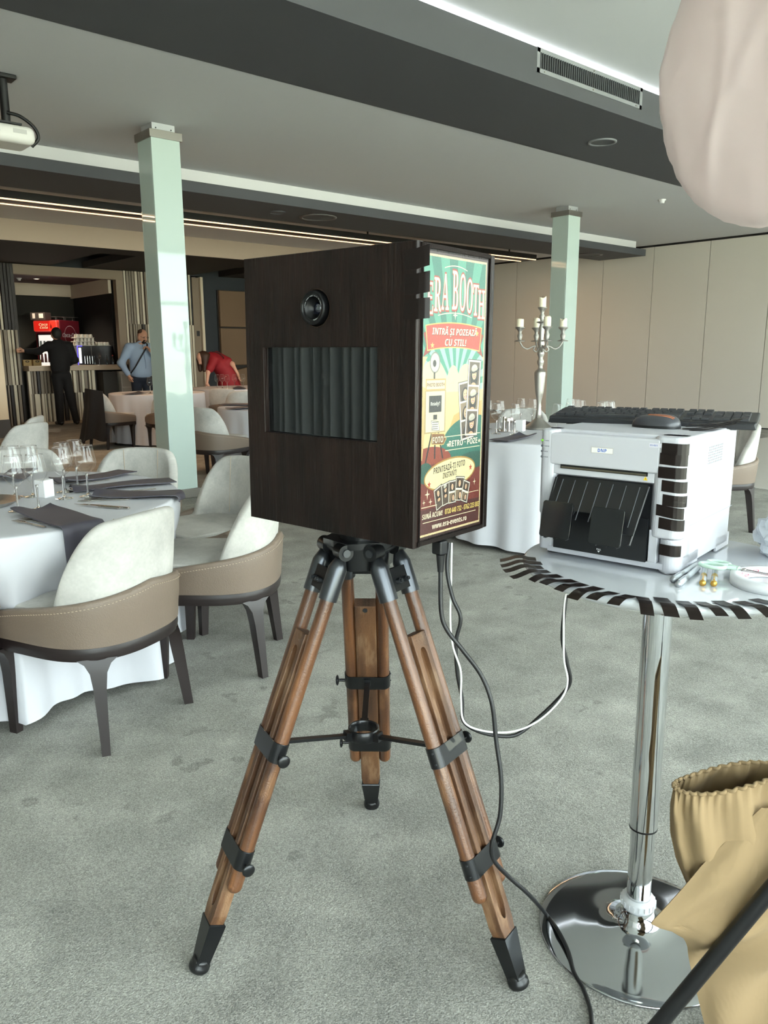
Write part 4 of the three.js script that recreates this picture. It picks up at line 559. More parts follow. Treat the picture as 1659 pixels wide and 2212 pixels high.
{
  const W = 0.3135, D = 0.3367, H = 0.2695, z1 = D / 2, x1 = W / 2;
  const o = thing('photo_printer', 'white photo printer with a black paper catcher on the bar table', 'printer', [PR.x, TT, PR.z], PR.yaw);
  const rr4 = (x0, y0, x2, y2, r, n = 6) => { const p = []; for (const [cx, cy, a] of [[x2 - r, y0 + r, -90], [x2 - r, y2 - r, 0], [x0 + r, y2 - r, 90], [x0 + r, y0 + r, 180]]) for (let i = 0; i <= n; i++) { const t = (a + 90 * i / n) * D2R; p.push([cx + r * Math.cos(t), cy + r * Math.sin(t)]); } return p; };
  const foot = (x0, x2, z0, z2, r, ya, yb, b = 0.004) => xf(extr(rr4(x0, -z2, x2, -z0, r), yb - ya, b, [], 3), [0, ya, 0], [-Math.PI / 2, 0, 0]);
  // body with an opening for the catcher at the front
  part('housing', [foot(-x1, x1, -z1, z1 - 0.022, 0.018, 0.094, H, 0.006), foot(-x1, -0.117, z1 - 0.06, z1, 0.016, 0.094, H, 0.006), foot(0.093, x1, z1 - 0.06, z1, 0.02, 0.078, H, 0.006), rbox(0.24, H - 0.201, 0.03, 0.005, -0.012, (H + 0.201) / 2, z1 - 0.0152), rbox(0.22, 0.02, 0.03, 0.002, -0.012, 0.191, z1 - 0.019)], white, o);
  part('base_housing', [foot(-x1 + 0.002, x1 - 0.001, -z1 + 0.002, z1 - 0.03, 0.016, 0.014, 0.093, 0.003), foot(-x1 + 0.002, -0.116, z1 - 0.08, z1 - 0.004, 0.012, 0.014, 0.091, 0.003), foot(0.113, x1 - 0.001, z1 - 0.09, z1 - 0.002, 0.022, 0.006, 0.068, 0.004), rbox(0.018, 0.068, 0.03, 0.002, 0.103, 0.053, z1 - 0.02), box(0.26, 0.012, 0.06, 0, 0.014, z1 - 0.034)], white2, o);
  part('side_skirt', box(0.004, 0.026, 0.09, x1 - 0.003, 0.021, 0.09), white2, o); part('side_skirt', box(0.004, 0.03, 0.09, x1 - 0.003, 0.018, -0.12), white2, o);
  for (const [x, z] of [[-0.13, 0.13], [0.12, 0.13], [-0.13, -0.13], [0.12, -0.13]]) part('foot', cyl(0.016, 0.014, 0.014, x, 0.007, z), M.black, o);
  part('slot', [box(0.19, 0.010, 0.004, -0.01, 0.199, z1 - 0.0035)], M.blackGap, o); part('cutter_bar', [box(0.185, 0.0035, 0.004, -0.01, 0.197, z1 - 0.0025)], std('#6b6558', 0.35, { metalness: 0.8 }), o);
  part('catcher_bay', [box(0.206, 0.158, 0.004, -0.011, 0.099, z1 - 0.012), box(0.206, 0.09, 0.006, -0.011, 0.064, z1 - 0.003)], blackPl, o);
  // ribbed catcher plate sloping out, with two paddles
  const cat = part('catcher_plate', [slabSheet(24, 6, (u, v) => { const x = lerp(-0.112, 0.088, u), d = Math.abs(u - 0.42); const l = v * (0.09 + (d < 0.10 ? -0.02 : 0.012 * sm(0.10, 0.2, d))); return [x, 0.176 - l * 0.90, z1 - 0.004 + l * 0.62]; }, 0.003)], blackPl, o);
  for (let i = 0; i < 7; i++) part('rib', bar([-0.095 + i * 0.028, 0.172, z1 + 0.003], [-0.095 + i * 0.028, 0.098, z1 + 0.053], 0.0011, 0.0011, 6), std('#3d3f44', 0.35), cat);
  for (const [x, n] of [[-0.074, 0], [0.036, 1]]) { const pd = part('paddle', xf(extr(rr4(-0.034, -0.038, 0.034, 0.038, 0.006), 0.0035, 0.0008), [x, 0.096, z1 + 0.066], [-0.22, 0.0, 0]), blackGloss, o); part('clip', [-0.022, 0, 0.022].map((q) => box(0.006, 0.012, 0.012, x + q, 0.062, z1 + 0.068)), blackPl, pd); void n; }
  part('side_arm', bar([0.09, 0.174, z1], [0.084, 0.066, z1 + 0.068], 0.003), blackPl, o); part('side_arm', bar([-0.112, 0.174, z1], [-0.108, 0.066, z1 + 0.068], 0.003), blackPl, o);
  part('lid', [box(0.27, 0.0015, 0.29, -0.004, H + 0.0003, -0.012), rbox(0.11, 0.004, 0.012, 0.0015, -0.03, H + 0.001, z1 - 0.03)], white, o); part('lid_grip', box(0.095, 0.001, 0.006, -0.03, H + 0.0035, z1 - 0.029), std('#6f7078', 0.5), o);
  part('vent', (() => { const h = []; for (let r = 0; r < 7; r++) for (let k = 0; k < 14; k++) h.push(box(0.0006, 0.0034, 0.0032, x1 + 0.0001, 0.211 + r * 0.0055, 0.026 - k * 0.0066)); return h; })(), std('#6d7076', 0.6), o).userData.kind = 'stuff';
  part('side_line', box(0.0006, 0.0012, 0.28, x1 + 0.0001, 0.0945, -0.025), std('#8e9098', 0.6), o);
  decal('maker_badge', 0.048, 0.0125, 384, 100, (c, w, h) => { c.fillStyle = '#d9d6d4'; c.fillRect(0, 0, w, h); c.strokeStyle = '#a9a39b'; c.lineWidth = 8; c.strokeRect(4, 4, w - 8, h - 8); c.fillStyle = '#1b4fa8'; c.font = 'bold 78px sans-serif'; c.textAlign = 'center'; c.fillText('DNP', w / 2, 78); }, o, [-0.012, 0.239, z1 + 0.0006]);
  decal('model_badge', 0.036, 0.0085, 360, 85, (c, w, h) => { c.fillStyle = '#c6c4cc'; c.fillRect(0, 0, w, h); c.fillStyle = '#3a4f9c'; c.font = 'bold 46px sans-serif'; c.fillText('DS-RX1', 12, 60); c.fillStyle = '#8a8a96'; c.font = 'bold 34px sans-serif'; c.fillText('HS', 262, 60); }, o, [0.104, 0.2575, z1 + 0.0006]);
  const names4 = ['POWER', 'RIBBON', 'PAPER', 'ERROR']; names4.forEach((t, i) => { const y = 0.251 - i * 0.0118; part('indicator', xf(new THREE.SphereGeometry(0.0026, 14, 8), [-0.150, y, z1 - 0.0006], null, [1.2, 1, 0.5]), i ? phy('#55565c', 0.3) : std('#2f6b12', 0.3, { emissive: new THREE.Color(0.35, 0.9, 0.08), emissiveIntensity: 0.35 }), o); decal('indicator_text', 0.0155, 0.0042, 150, 41, (c, w, h) => { c.fillStyle = '#b4b4ba'; c.fillRect(0, 0, w, h); c.fillStyle = '#3c3c44'; c.font = 'bold 34px sans-serif'; c.fillText(t, 4, 33); }, o, [-0.1385, y, z1 + 0.0006]); });
  decal('pull_text', 0.014, 0.011, 140, 110, (c, w, h) => { c.fillStyle = '#131417'; c.fillRect(0, 0, w, h); c.fillStyle = '#e8e8ea'; c.font = 'bold 44px sans-serif'; c.textAlign = 'center'; c.fillText('PULL', 70, 46); c.beginPath(); c.moveTo(40, 62); c.lineTo(100, 62); c.lineTo(70, 100); c.fill(); }, o, [-0.008, 0.028, z1 + 0.0008]);
  decal('warning_sticker', 0.010, 0.009, 100, 90, (c, w, h) => { c.fillStyle = '#b4b4ba'; c.fillRect(0, 0, w, h); c.fillStyle = '#d9b51c'; c.beginPath(); c.moveTo(50, 4); c.lineTo(96, 86); c.lineTo(4, 86); c.fill(); c.fillStyle = '#1c1a10'; c.font = 'bold 60px sans-serif'; c.textAlign = 'center'; c.fillText('!', 50, 80); }, o, [0.081, 0.190, z1 - 0.003]);
  // film strips stuck round its near corner
  o.updateMatrixWorld();
  const ys = [0.252, 0.231, 0.2055, 0.178, 0.150, 0.126, 0.102, 0.050], lab = ['topmost', 'second', 'third', 'fourth', 'fifth', 'sixth', 'seventh', 'lowest']; seedN = 91;
  ys.forEach((y, k) => { const a = -0.035 + rr(-0.012, 0.004), len = k === 7 ? 0.046 : 0.058, h = 0.0225, tilt = rr(-0.05, 0.02) - (k > 3 ? 0.06 : 0), r = 0.02, X = x1 + 0.0012, Z = z1 + 0.0012; const g = slabSheet(20, 2, (u, v) => { const l = a + u * len, arc = r * Math.PI / 2; let x, z; const s = l + arc / 2; if (s < 0) { x = X - r + s; z = Z; } else if (s < arc) { x = X - r + r * Math.sin(s / r); z = Z - r + r * Math.cos(s / r); } else { x = X + (k < 7 ? 0.25 * Math.max(0, s - arc - 0.008) : 0); z = Z - r - (s - arc); } return [x, y + (v - 0.5) * h + l * tilt, z, u, v]; }, 0.0003); const m = mesh('film_strip', g, film, scene, true); m.applyMatrix4(o.matrixWorld); tag(m, lab[k] + ' brown film strip on the near corner of the white printer', 'film strip', 'film strips on the printer corner'); });
}
// film strips lying over the rim of the bar table
{
  const A = [-138, -131, -124, -117, -110, -103, -96, -89, -82, -75, -68, -61, -54, -47, -40, -32, -24]; seedN = 17;
  A.forEach((deg, k) => { const out = k < 4 ? 0.055 : 0.026 + rr(0, 0.016), inn = 0.026 + rr(-0.006, 0.008), w = 0.0235 + rr(-0.002, 0.003), sk = k < 10 ? -0.25 + rr(-0.2, 0.1) : 0.3 + rr(-0.15, 0.15), up = rr(0.0, 0.3); const g = slabSheet(3, 14, (u, v) => { const l = lerp(-inn, out, v), R0 = 0.296; let r = R0 + l, y = 0.0012; if (l > -0.006) { const q = l + 0.006; y = 0.0012 - q * q * (k < 4 ? 2.5 : 6 * (1 - up)) + 0.003 * Math.sin(q * 90); r = R0 - 0.006 + q * 0.96; } const x = (u - 0.5) * w + l * sk; return [x, y, r, u, v]; }, 0.0003); const m = mesh('film_strip', g, film, scene, true); m.position.set(TC[0], TT + 0.0006, TC[1]); m.rotation.y = deg * D2R; tag(m, ORD[k] + ' dark film strip from the left along the rim of the bar table', 'film strip', 'film strips on the table rim'); });
}
{ // keyboard
  const p = toTop(null, -0.026, 0.2695, -0.128), o = thing('keyboard', 'black computer keyboard lying across the white printer', 'keyboard', p, PR.yaw + 0.2115), W = 0.452, D = 0.138, tilt = 0.09;
  const G = new THREE.Group(); void G; o.rotation.set(tilt, PR.yaw + 0.2115, 0, 'YXZ'); o.position.y += 0.0075;
  part('case', rbox(W, 0.018, D, 0.005, 0, 0.009, 0, null, 3), phy('#17181b', 0.42), o); part('lip', xf(extr([[-W / 2, 0], [W / 2, 0], [W / 2 - 0.004, 0.012], [-W / 2 + 0.004, 0.012]], 0.012, 0.002), [0, 0.003, D / 2 - 0.006]), phy('#1b1c20', 0.5), o);
  for (const x of [-0.19, 0.19]) { part('stand_foot', box(0.02, 0.016, 0.008, x, -0.006, -D / 2 + 0.012), M.black, o); part('rubber_pad', box(0.03, 0.002, 0.008, x * 0.9, -0.001, D / 2 - 0.012), std('#55575c', 0.7), o); }
  const km = phy('#1f2024', 0.5), geos = new Map(), key = (w, d) => { const k = w.toFixed(4) + d.toFixed(4); if (!geos.has(k)) geos.set(k, loft([[-1, 1].flatMap(() => []), []].length ? [[[-w / 2, 0, -d / 2], [w / 2, 0, -d / 2], [w / 2, 0, d / 2], [-w / 2, 0, d / 2]].reverse(), [[-w / 2 + 0.0012, 0.005, -d / 2 + 0.0008], [w / 2 - 0.0012, 0.005, -d / 2 + 0.0008], [w / 2 - 0.0012, 0.005, d / 2 - 0.0022], [-w / 2 + 0.0012, 0.005, d / 2 - 0.0022]].reverse()] : [], true, 0.3)); return geos.get(k); };
  const U = 0.0187, rows = [[1, 0, 1, 1, 1, 1, 0.5, 1, 1, 1, 1, 0.5, 1, 1, 1, 1], Array(13).fill(1).concat([2]), [1.5].concat(Array(12).fill(1), [1.5]), [1.75].concat(Array(11).fill(1), [2.25]), [2.25].concat(Array(10).fill(1), [2.75]), [1.25, 1.25, 1.25, 6.25, 1.25, 1.25, 1.25, 1.25]];
  rows.forEach((r, j) => { let x = -W / 2 + 0.012; const z = -D / 2 + 0.016 + j * 0.0208; const d = 0.0178; r.forEach((w, i) => { const gap = j === 0 && (i === 1 || w === 0.5); if (!gap && w) { const k = part('key', key(w * U - 0.0018, d), km, o); k.position.set(x + w * U / 2, 0.0175, z); } x += (j === 0 && i === 1 ? 0.9 : w) * U; }); let nx = -W / 2 + 0.012 + 15.4 * U; const nav = j < 3 ? [0, 1, 2] : j === 4 ? [1] : j === 5 ? [0, 1, 2] : []; for (const q of nav) { const k = part('key', key(U - 0.0018, d), km, o); k.position.set(nx + (q + 0.5) * U, 0.0175, z); } nx += 3.3 * U; if (j > 0) for (let q = 0; q < 4; q++) { if (j === 5 && q === 1) continue; const wd = j === 5 && q === 0 ? 2 : 1; const k = part('key', key(wd * U - 0.0018, d), km, o); k.position.set(nx + (q + wd / 2) * U, 0.0175, z); } });
}
{ // mouse
  const o = thing('computer_mouse', 'grey and black wireless mouse on the printer lid', 'mouse', toTop(null, 0.03, 0.2705, -0.008), PR.yaw - 0.1);
  const L = 0.053, B = 0.029, shell = grid(40, 14, (u, v) => { const a = u * 2 * Math.PI, q = v * Math.PI / 2, e = 0.78; const x = Math.sign(Math.cos(a)) * Math.abs(Math.cos(a)) ** e * L * Math.cos(q) ** 0.6, z = Math.sign(Math.sin(a)) * Math.abs(Math.sin(a)) ** e * B * Math.cos(q) ** 0.6; return [x, 0.010 + 0.024 * Math.sin(q) * (1 + 0.15 * x / L), -z]; }, true);
  part('shell', shell, phy('#3a3b40', 0.3), o); part('base', grid(40, 4, (u, v) => { const a = u * 2 * Math.PI, e = 0.78, k = v < 0.5 ? 1 : 1; void k; const s = [0.0, 0.97, 1, 1, 1][Math.round(v * 4)], y = [0, 0, 0.004, 0.008, 0.0105][Math.round(v * 4)]; return [Math.sign(Math.cos(a)) * Math.abs(Math.cos(a)) ** e * L * s, y, -Math.sign(Math.sin(a)) * Math.abs(Math.sin(a)) ** e * B * s]; }, true), phy('#121316', 0.4), o);
  const line = (dz) => tube(Array.from({ length: 12 }, (_, i) => { const x = lerp(-0.015, 0.044, i / 11), z = dz + 0.006 * Math.sin(i / 11 * 3); const k = clamp(1 - (Math.abs(x) / L) ** 2.6 - (Math.abs(z) / B) ** 2.6, 0.02); return [x, 0.0105 + 0.0238 * Math.pow(k, 0.42) * (1 + 0.15 * x / L), z]; }), 0.0008, 30, 6); part('stripe', line(0.006), std('#c06a38', 0.4), o); part('stripe', line(0.011), std('#c06a38', 0.4), o);
}
{ // loose cable ends on the lid
  solo('ribbon_offcuts', (() => { const g = []; for (let i = 0; i < 4; i++) g.push(slabSheet(3, 12, (u, v) => [(u - 0.5) * 0.02 + i * 0.016, 0.004 + 0.018 * v * v + 0.003 * i, v * 0.11 + 0.006 * i, u, v], 0.0004)); return g; })(), film, 'curled brown film offcuts at the right edge of the printer lid', 'film offcuts', null, toTop(null, 0.09, 0.2705, 0.02), [0, PR.yaw + 1.9, 0]).userData.kind = 'stuff';
}
// pens
function pen(label, a, b, body, cap, tip) {
  const A = V(a[0], TT + 0.006, a[1]), d = V(b[0] - a[0], 0, b[1] - a[1]), L = 0.142, o = thing('gel_pen', label, 'pen', [A.x, A.y, A.z], Math.atan2(d.x, d.z), 'pens on the bar table');
  part('barrel', cyl(0.0054, 0.0054, L * 0.56, 0, 0, L * 0.44 + L * 0.28, [Math.PI / 2, 0, 0], 20), body, o); part('grip', cyl(0.0058, 0.0058, 0.022, 0, 0, L * 0.36, [Math.PI / 2, 0, 0], 20), cap, o); part('cap', cyl(0.0062, 0.0062, 0.034, 0, 0, 0.024, [Math.PI / 2, 0, 0], 20), body, o); part('cap_end', xf(new THREE.SphereGeometry(0.0064, 16, 10), [0, 0, 0.006], null, [1, 1, 0.8]), tip, o); part('clip', box(0.003, 0.002, 0.036, 0, 0.0068, 0.026), tip, o); part('end_plug', cyl(0.0045, 0.0045, 0.01, 0, 0, L - 0.002, [Math.PI / 2, 0, 0], 14), tip, o);
}
const clearPl = phy('#c6ccd2', 0.15, { transmission: 0.25, thickness: 0.004, ior: 1.45 }), silv = std('#a8abb0', 0.3, { metalness: 0.7 }), goldM = std('#c39a4a', 0.28, { metalness: 0.8 });
pen('silver gel pen lying next to the printer', [1.372, -0.726], [1.526, -0.753], clearPl, silv, silv); pen('silver gel pen lying in front of the other silver one', [1.352, -0.704], [1.498, -0.737], clearPl, silv, silv); pen('gold gel pen right of the silver pens', [1.394, -0.676], [1.544, -0.745], clearPl, goldM, goldM); pen('gold gel pen next to the green scissors', [1.406, -0.660], [1.553, -0.728], clearPl, goldM, goldM);
{ // tape roll and scissors
  const RC = [1.500, -0.590], o = thing('tape_roll', 'flat roll of white double sided tape at the right edge of the table', 'tape', [RC[0], TT + 0.0005, RC[1]]); const R = 0.076, r = 0.057, h = 0.019;
  part('roll', lathe([[r, 0], [R, 0], [R, h], [r, h], [r, 0]].map((q) => q), 64), phy('#d3d4d8', 0.45), o);
  const t = canvasTex(512, 64, (c, w, hh) => { c.fillStyle = '#eceaf0'; c.fillRect(0, 0, w, hh); c.strokeStyle = '#b83a52'; c.fillStyle = '#b83a52'; c.lineWidth = 3; for (let i = 0; i < 16; i++) { const x = 16 + i * 32, y = 18 + (i % 2) * 26; c.beginPath(); c.arc(x, y, 8, 0, 7); c.stroke(); c.fillRect(x - 4, y - 1, 8, 3); } }); t.wrapS = THREE.RepeatWrapping;
  part('core_lining', xf(new THREE.CylinderGeometry(r - 0.0006, r - 0.0006, h - 0.002, 64, 1, true), [0, h / 2, 0]), std('#ffffff', 0.7, { map: t, side: THREE.DoubleSide }), o);
  const s = thing('scissors', 'scissors with pale mint handles lying on the tape roll', 'scissors', [1.492, TT + 0.0215, -0.648], 0.05), mintP = phy('#b9d2c4', 0.4), blade = std('#b9b4b0', 0.2, { metalness: 1 });
  const loop = (x, z, rx, rz) => { const pts = Array.from({ length: 20 }, (_, i) => { const a = i / 20 * 2 * Math.PI; return [x + rx * Math.cos(a), 0, z + rz * Math.sin(a)]; }); return xf(new THREE.TubeGeometry(new THREE.CatmullRomCurve3(pts.map((p) => V(...p)), true), 60, 0.0042, 10, true), [0, 0, 0], null, [1, 1.0, 1]); };
  part('handle', [loop(-0.013, -0.052, 0.013, 0.024), bar([-0.008, 0, -0.030], [0.002, 0, -0.004], 0.004, 0.005)], mintP, s); part('handle', [loop(0.014, -0.05, 0.012, 0.021), bar([0.01, 0, -0.030], [-0.001, 0, -0.004], 0.004, 0.005)], mintP, s);
  part('blade', xf(extr([[-0.005, 0], [0.005, 0], [0.001, 0.085], [-0.001, 0.085]], 0.0015), [0.001, 0.001, 0], [Math.PI / 2, 0, 0.0]), blade, s); part('blade', xf(extr([[-0.005, 0], [0.005, 0], [0.004, 0.08], [0.0025, 0.08]], 0.0015), [-0.001, -0.001, 0], [Math.PI / 2, 0.05, 0]), blade, s); part('rivet', cyl(0.003, 0.003, 0.006, 0, 0, 0.006), blade, s);
}
{ // crumpled plastic bag
  const g = new THREE.IcosahedronGeometry(0.075, 5), p = g.attributes.position, v = new THREE.Vector3(); for (let i = 0; i < p.count; i++) { v.fromBufferAttribute(p, i); const h1 = hash(Math.round(v.x * 3000), Math.round(v.y * 3000) + 77 * Math.round(v.z * 3000)), h2 = fbm(v.x * 22 + 5, v.y * 22 + v.z * 15, 2); v.multiplyScalar(0.72 + 0.26 * h1 + 0.35 * (h2 - 0.3)); v.y = Math.max(-0.045, v.y); p.setXYZ(i, v.x, v.y, v.z); } g.computeVertexNormals(); const gg = g;
  solo('plastic_bag', gg, phy('#c3c7cd', 0.22, { transmission: 0.35, thickness: 0, side: THREE.DoubleSide, ior: 1.4 }), 'crumpled clear plastic bag at the right edge behind the printer', 'plastic bag', null, [1.735, TT + 0.0455, -0.655]);
}
// ---- cords
{
  const cord = (label, pts, r, m, n = 160) => solo('power_cord', tube(pts, r, n, 8), m, label, 'cord', 'cords under the booth');
  const a = cord('black power cord hanging from the booth and running over the chrome base', [[1.092, 0.953, -1.078], [1.086, 0.900, -1.069], [1.079, 0.816, -1.059], [1.086, 0.778, -1.049], [1.108, 0.735, -1.025], [1.137, 0.680, -0.999], [1.145, 0.624, -0.976], [1.145, 0.547, -0.962], [1.142, 0.473, -0.944], [1.130, 0.398, -0.934], [1.109, 0.338, -0.936], [1.119, 0.296, -0.936], [1.159, 0.243, -0.928], [1.212, 0.182, -0.919], [1.356, 0.024, -0.975], [1.332, 0.024, -0.921], [1.300, 0.020, -0.869], [1.267, 0.012, -0.830], [1.247, 0.006, -0.790], [1.199, 0.006, -0.739], [1.112, 0.006, -0.688], [1.001, 0.006, -0.650]], 0.0046, rubber, 320);
  const pg = mesh('plug', [rbox(0.022, 0.03, 0.026, 0.004, 1.092, 0.944, -1.078), cyl(0.006, 0.009, 0.035, 1.086, 0.913, -1.069)], rubber, a); void pg;
  cord('black cable looping from the booth to under the bar table', [[1.145, 0.940, -1.103], [1.134, 0.885, -1.097], [1.135, 0.828, -1.081], [1.142, 0.786, -1.064], [1.135, 0.735, -1.069], [1.135, 0.669, -1.065], [1.142, 0.607, -1.056], [1.144, 0.559, -1.054], [1.170, 0.532, -1.038], [1.220, 0.511, -1.015], [1.259, 0.511, -0.995], [1.302, 0.550, -0.968], [1.335, 0.599, -0.939], [1.344, 0.632, -0.927], [1.336, 0.676, -0.932], [1.327, 0.728, -0.940], [1.332, 0.799, -0.941], [1.341, 0.832, -0.943]], 0.0042, rubber, 260);
  cord('thin white cable twisted round the black one', [[1.156, 0.937, -1.106], [1.143, 0.854, -1.094], [1.132, 0.778, -1.084], [1.128, 0.725, -1.072], [1.134, 0.673, -1.054], [1.133, 0.612, -1.051], [1.139, 0.559, -1.045], [1.181, 0.533, -1.021], [1.241, 0.523, -0.994], [1.286, 0.547, -0.961], [1.320, 0.597, -0.931], [1.331, 0.637, -0.925], [1.324, 0.689, -0.932], [1.325, 0.791, -0.938], [1.334, 0.829, -0.941]], 0.0022, whiteCord, 240);
}
// ---------------------------------------------------------------- bar fittings
{
  const Z = ZB; solo('work_counter', box2(4.55, 6.58, 0, 1.09, Z - 0.82, Z - 0.21), M.barWall, 'dark work counter behind the bar', 'counter');
  { // red drinks cooler, its lit sign turned to the left
    const o = thing('drinks_cooler', 'red drinks cooler with a glowing white lettered sign in the bar', 'cooler', [6.02, 0, -17.35], -0.95), red = phy('#7e1f2b', 0.35), sideTex = canvasTex(512, 1024, (c, w, h) => { c.fillStyle = '#8a2431'; c.fillRect(0, 0, w, h); c.strokeStyle = '#e9d6d8'; c.lineWidth = 8; c.beginPath(); c.arc(256, 230, 150, 0, 7); c.stroke(); c.fillStyle = '#f4eced'; c.font = 'italic bold 88px serif'; c.textAlign = 'center'; c.fillText('Coca-Cola', 256, 258); });
    part('body', rbox(0.58, 2.0, 0.68, 0.01, 0, 1.0, 0), red, o); const sp = part('side_print', new THREE.PlaneGeometry(0.66, 1.32), phy('#ffffff', 0.4, { map: sideTex }), o); sp.position.set(0.2915, 1.33, 0); sp.rotation.y = Math.PI / 2;
    const sgn = canvasTex(512, 256, (c, w, h) => { c.fillStyle = '#e8281c'; c.fillRect(0, 0, w, h); c.fillStyle = '#ffe9b0'; c.font = 'italic bold 92px serif'; c.textAlign = 'center'; c.fillText('Coca', 215, 118); c.fillText('Cola', 225, 200); c.fillStyle = '#5a1008'; c.beginPath(); c.ellipse(405, 150, 22, 60, 0, 0, 7); c.fill(); c.fillRect(397, 60, 16, 50); });
    part('sign_housing', rbox(0.56, 0.22, 0.1, 0.03, 0, 1.88, 0.37, null, 4), std('#c01a12', 0.4, { emissive: new THREE.Color(1, 0.1, 0.06), emissiveIntensity: 0.22 }), o); const sg = part('sign_face', new THREE.PlaneGeometry(0.5, 0.19), std('#ffffff', 0.4, { map: sgn, emissive: new THREE.Color(1, 1, 1), emissiveMap: sgn, emissiveIntensity: 0.4 }), o); sg.position.set(0, 1.88, 0.4215);
    part('door_frame', [box(0.5, 0.03, 0.02, 0, 1.72, 0.345), box(0.5, 0.03, 0.02, 0, 0.3, 0.345), box(0.03, 1.42, 0.02, -0.24, 1.0, 0.345), box(0.03, 1.42, 0.02, 0.24, 1.0, 0.345)], M.black, o); part('lit_interior', box(0.45, 1.38, 0.006, 0, 1.01, 0.342), std('#ffffff', 0.5, { emissive: new THREE.Color(1, 0.95, 0.85), emissiveIntensity: 0.45 }), o);
    for (let i = 0; i < 5; i++) for (let k = 0; k < 5; k++) part('bottle', cyl(0.03, 0.02, 0.18, -0.17 + k * 0.085, 0.45 + i * 0.26, 0.36, null, 10), i % 2 ? std('#3a0f0c', 0.3) : std('#55605e', 0.3), o);
    const l = new THREE.RectAreaLight('#fff0dc', 2.0, 0.45, 1.4); l.position.set(6.02 - Math.sin(0.95) * 0.40, 1.05, -17.35 + Math.cos(0.95) * 0.40); l.lookAt(6.02 - Math.sin(0.95) * 3, 1.05, -17.35 + Math.cos(0.95) * 3); scene.add(l);
    for (const [x, z, y, w] of [[5.98, -17.35, 2.0, 'left'], [6.18, -17.42, 2.0, 'middle'], [6.38, -17.48, 2.0, 'right']]) { const t = thing('wire_basket', w + ' wire basket on top of the red drinks cooler', 'basket', [x, y, z], -0.95, 'baskets on the cooler'); part('frame', [tube([[-0.09, 0.0, -0.1], [0.09, 0.0, -0.1], [0.09, 0.0, 0.1], [-0.09, 0.0, 0.1]], 0.004, 40, 6, true), tube([[-0.09, 0.08, -0.1], [0.09, 0.08, -0.1], [0.09, 0.08, 0.1], [-0.09, 0.08, 0.1]], 0.004, 40, 6, true), bar([-0.085, 0, 0.1], [-0.085, 0.08, 0.1], 0.003), bar([0.085, 0, 0.1], [0.085, 0.08, 0.1], 0.003)], M.steel, t); }
    { const t = thing('boxed_goods', 'dark printed carton on top of the glowing sign', 'carton', [5.62, 1.998, -17.12], -0.95); part('carton', box(0.34, 0.15, 0.2, 0, 0.075, 0), std('#2a2320', 0.7), t); part('label', box(0.1, 0.09, 0.004, 0.08, 0.08, 0.101), std('#b7b0a8', 0.6), t); part('label', box(0.06, 0.1, 0.004, -0.09, 0.08, 0.101), std('#b7b0a8', 0.6), t); }
  }
  { // coffee machine with trays of cups
    const o = thing('coffee_machine', 'black coffee machine with a blue glowing edge under trays of cups', 'coffee machine', [6.20, 1.09, Z - 0.45]), blue = std('#2018c0', 0.4, { emissive: new THREE.Color(0.12, 0.08, 1), emissiveIntensity: 1.0 });
    part('body', rbox(0.68, 0.38, 0.36, 0.01, 0.04, 0.19, 0), phy('#15161a', 0.3), o); part('side_panel', box(0.006, 0.36, 0.34, -0.05, 0.19, 0.012), M.steel, o); part('light_edge', [box(0.012, 0.36, 0.012, -0.33, 0.19, 0.185), box(0.10, 0.012, 0.012, -0.28, 0.375, 0.185)], blue, o); part('front_glow', box(0.05, 0.3, 0.006, -0.28, 0.19, 0.184), std('#ffffff', 0.4, { emissive: new THREE.Color(0.9, 0.9, 1), emissiveIntensity: 0.45 }), o);
    for (let i = 0; i < 4; i++) part('spout', [cyl(0.008, 0.008, 0.14, -0.20 + i * 0.05, 0.1, 0.2), xf(new THREE.SphereGeometry(0.013, 10, 8), [-0.20 + i * 0.05, 0.18, 0.2])], M.chrome, o);
    const cup = lathe([[0, 0.06], [0.022, 0.06], [0.024, 0.055], [0.036, 0.0], [0.033, 0.0], [0, 0.05]], 18), porcelain = phy('#d9d4c8', 0.25);
    const tray = (label, x, y, z, w, n) => { const t = thing('cup_tray', label, 'tray', [x, y, z], 0, 'cup trays'); part('tray', rbox(w, 0.014, 0.3, 0.004, 0, 0.007, 0), std('#cfcac0', 0.4), t); for (let i = 0; i < n; i++) for (let k = 0; k < 2; k++) { const c = mesh('coffee_cup', cup, porcelain, scene, true); c.position.set(x - w / 2 + 0.05 + i * (w - 0.1) / (n - 1), y + 0.0145, z + 0.1 - k * 0.12); tag(c, 'upturned coffee cup, ' + ORD[i] + ' from left, ' + (k ? 'rear' : 'front') + ' row of the ' + label.split(' ')[0] + ' tray', 'cup', 'upturned cups in the bar'); } };
    tray('lowest tray of upturned cups on the coffee machine', 6.06, 1.471, Z - 0.44, 0.42, 5); tray('middle tray of upturned cups on the coffee machine', 6.07, 1.546, Z - 0.44, 0.40, 5); tray('top tray of upturned cups on the coffee machine', 6.06, 1.621, Z - 0.44, 0.36, 4); tray('right hand tray of upturned cups on the coffee machine', 6.43, 1.471, Z - 0.44, 0.28, 4);
  }
  for (const [x, l] of [[4.80, 'left brown paper carrier box on the bar counter'], [4.98, 'right brown paper carrier box on the bar counter']]) { const o = thing('carrier_box', l, 'box', [x, 1.098, Z + 0.0], 0.05); part('carton', rbox(0.15, 0.11, 0.12, 0.003, 0, 0.055, 0), std('#9a8256', 0.8), o); part('handle_hole', xf(new THREE.TorusGeometry(0.018, 0.006, 8, 20), [0, 0.08, 0.061], null, [1.5, 0.8, 0.4]), M.black, o); }
  wineGlass('wine glass standing on the bar counter', 6.17, Z + 0.05, 'glasses on the bar', 1.098, 1.05);
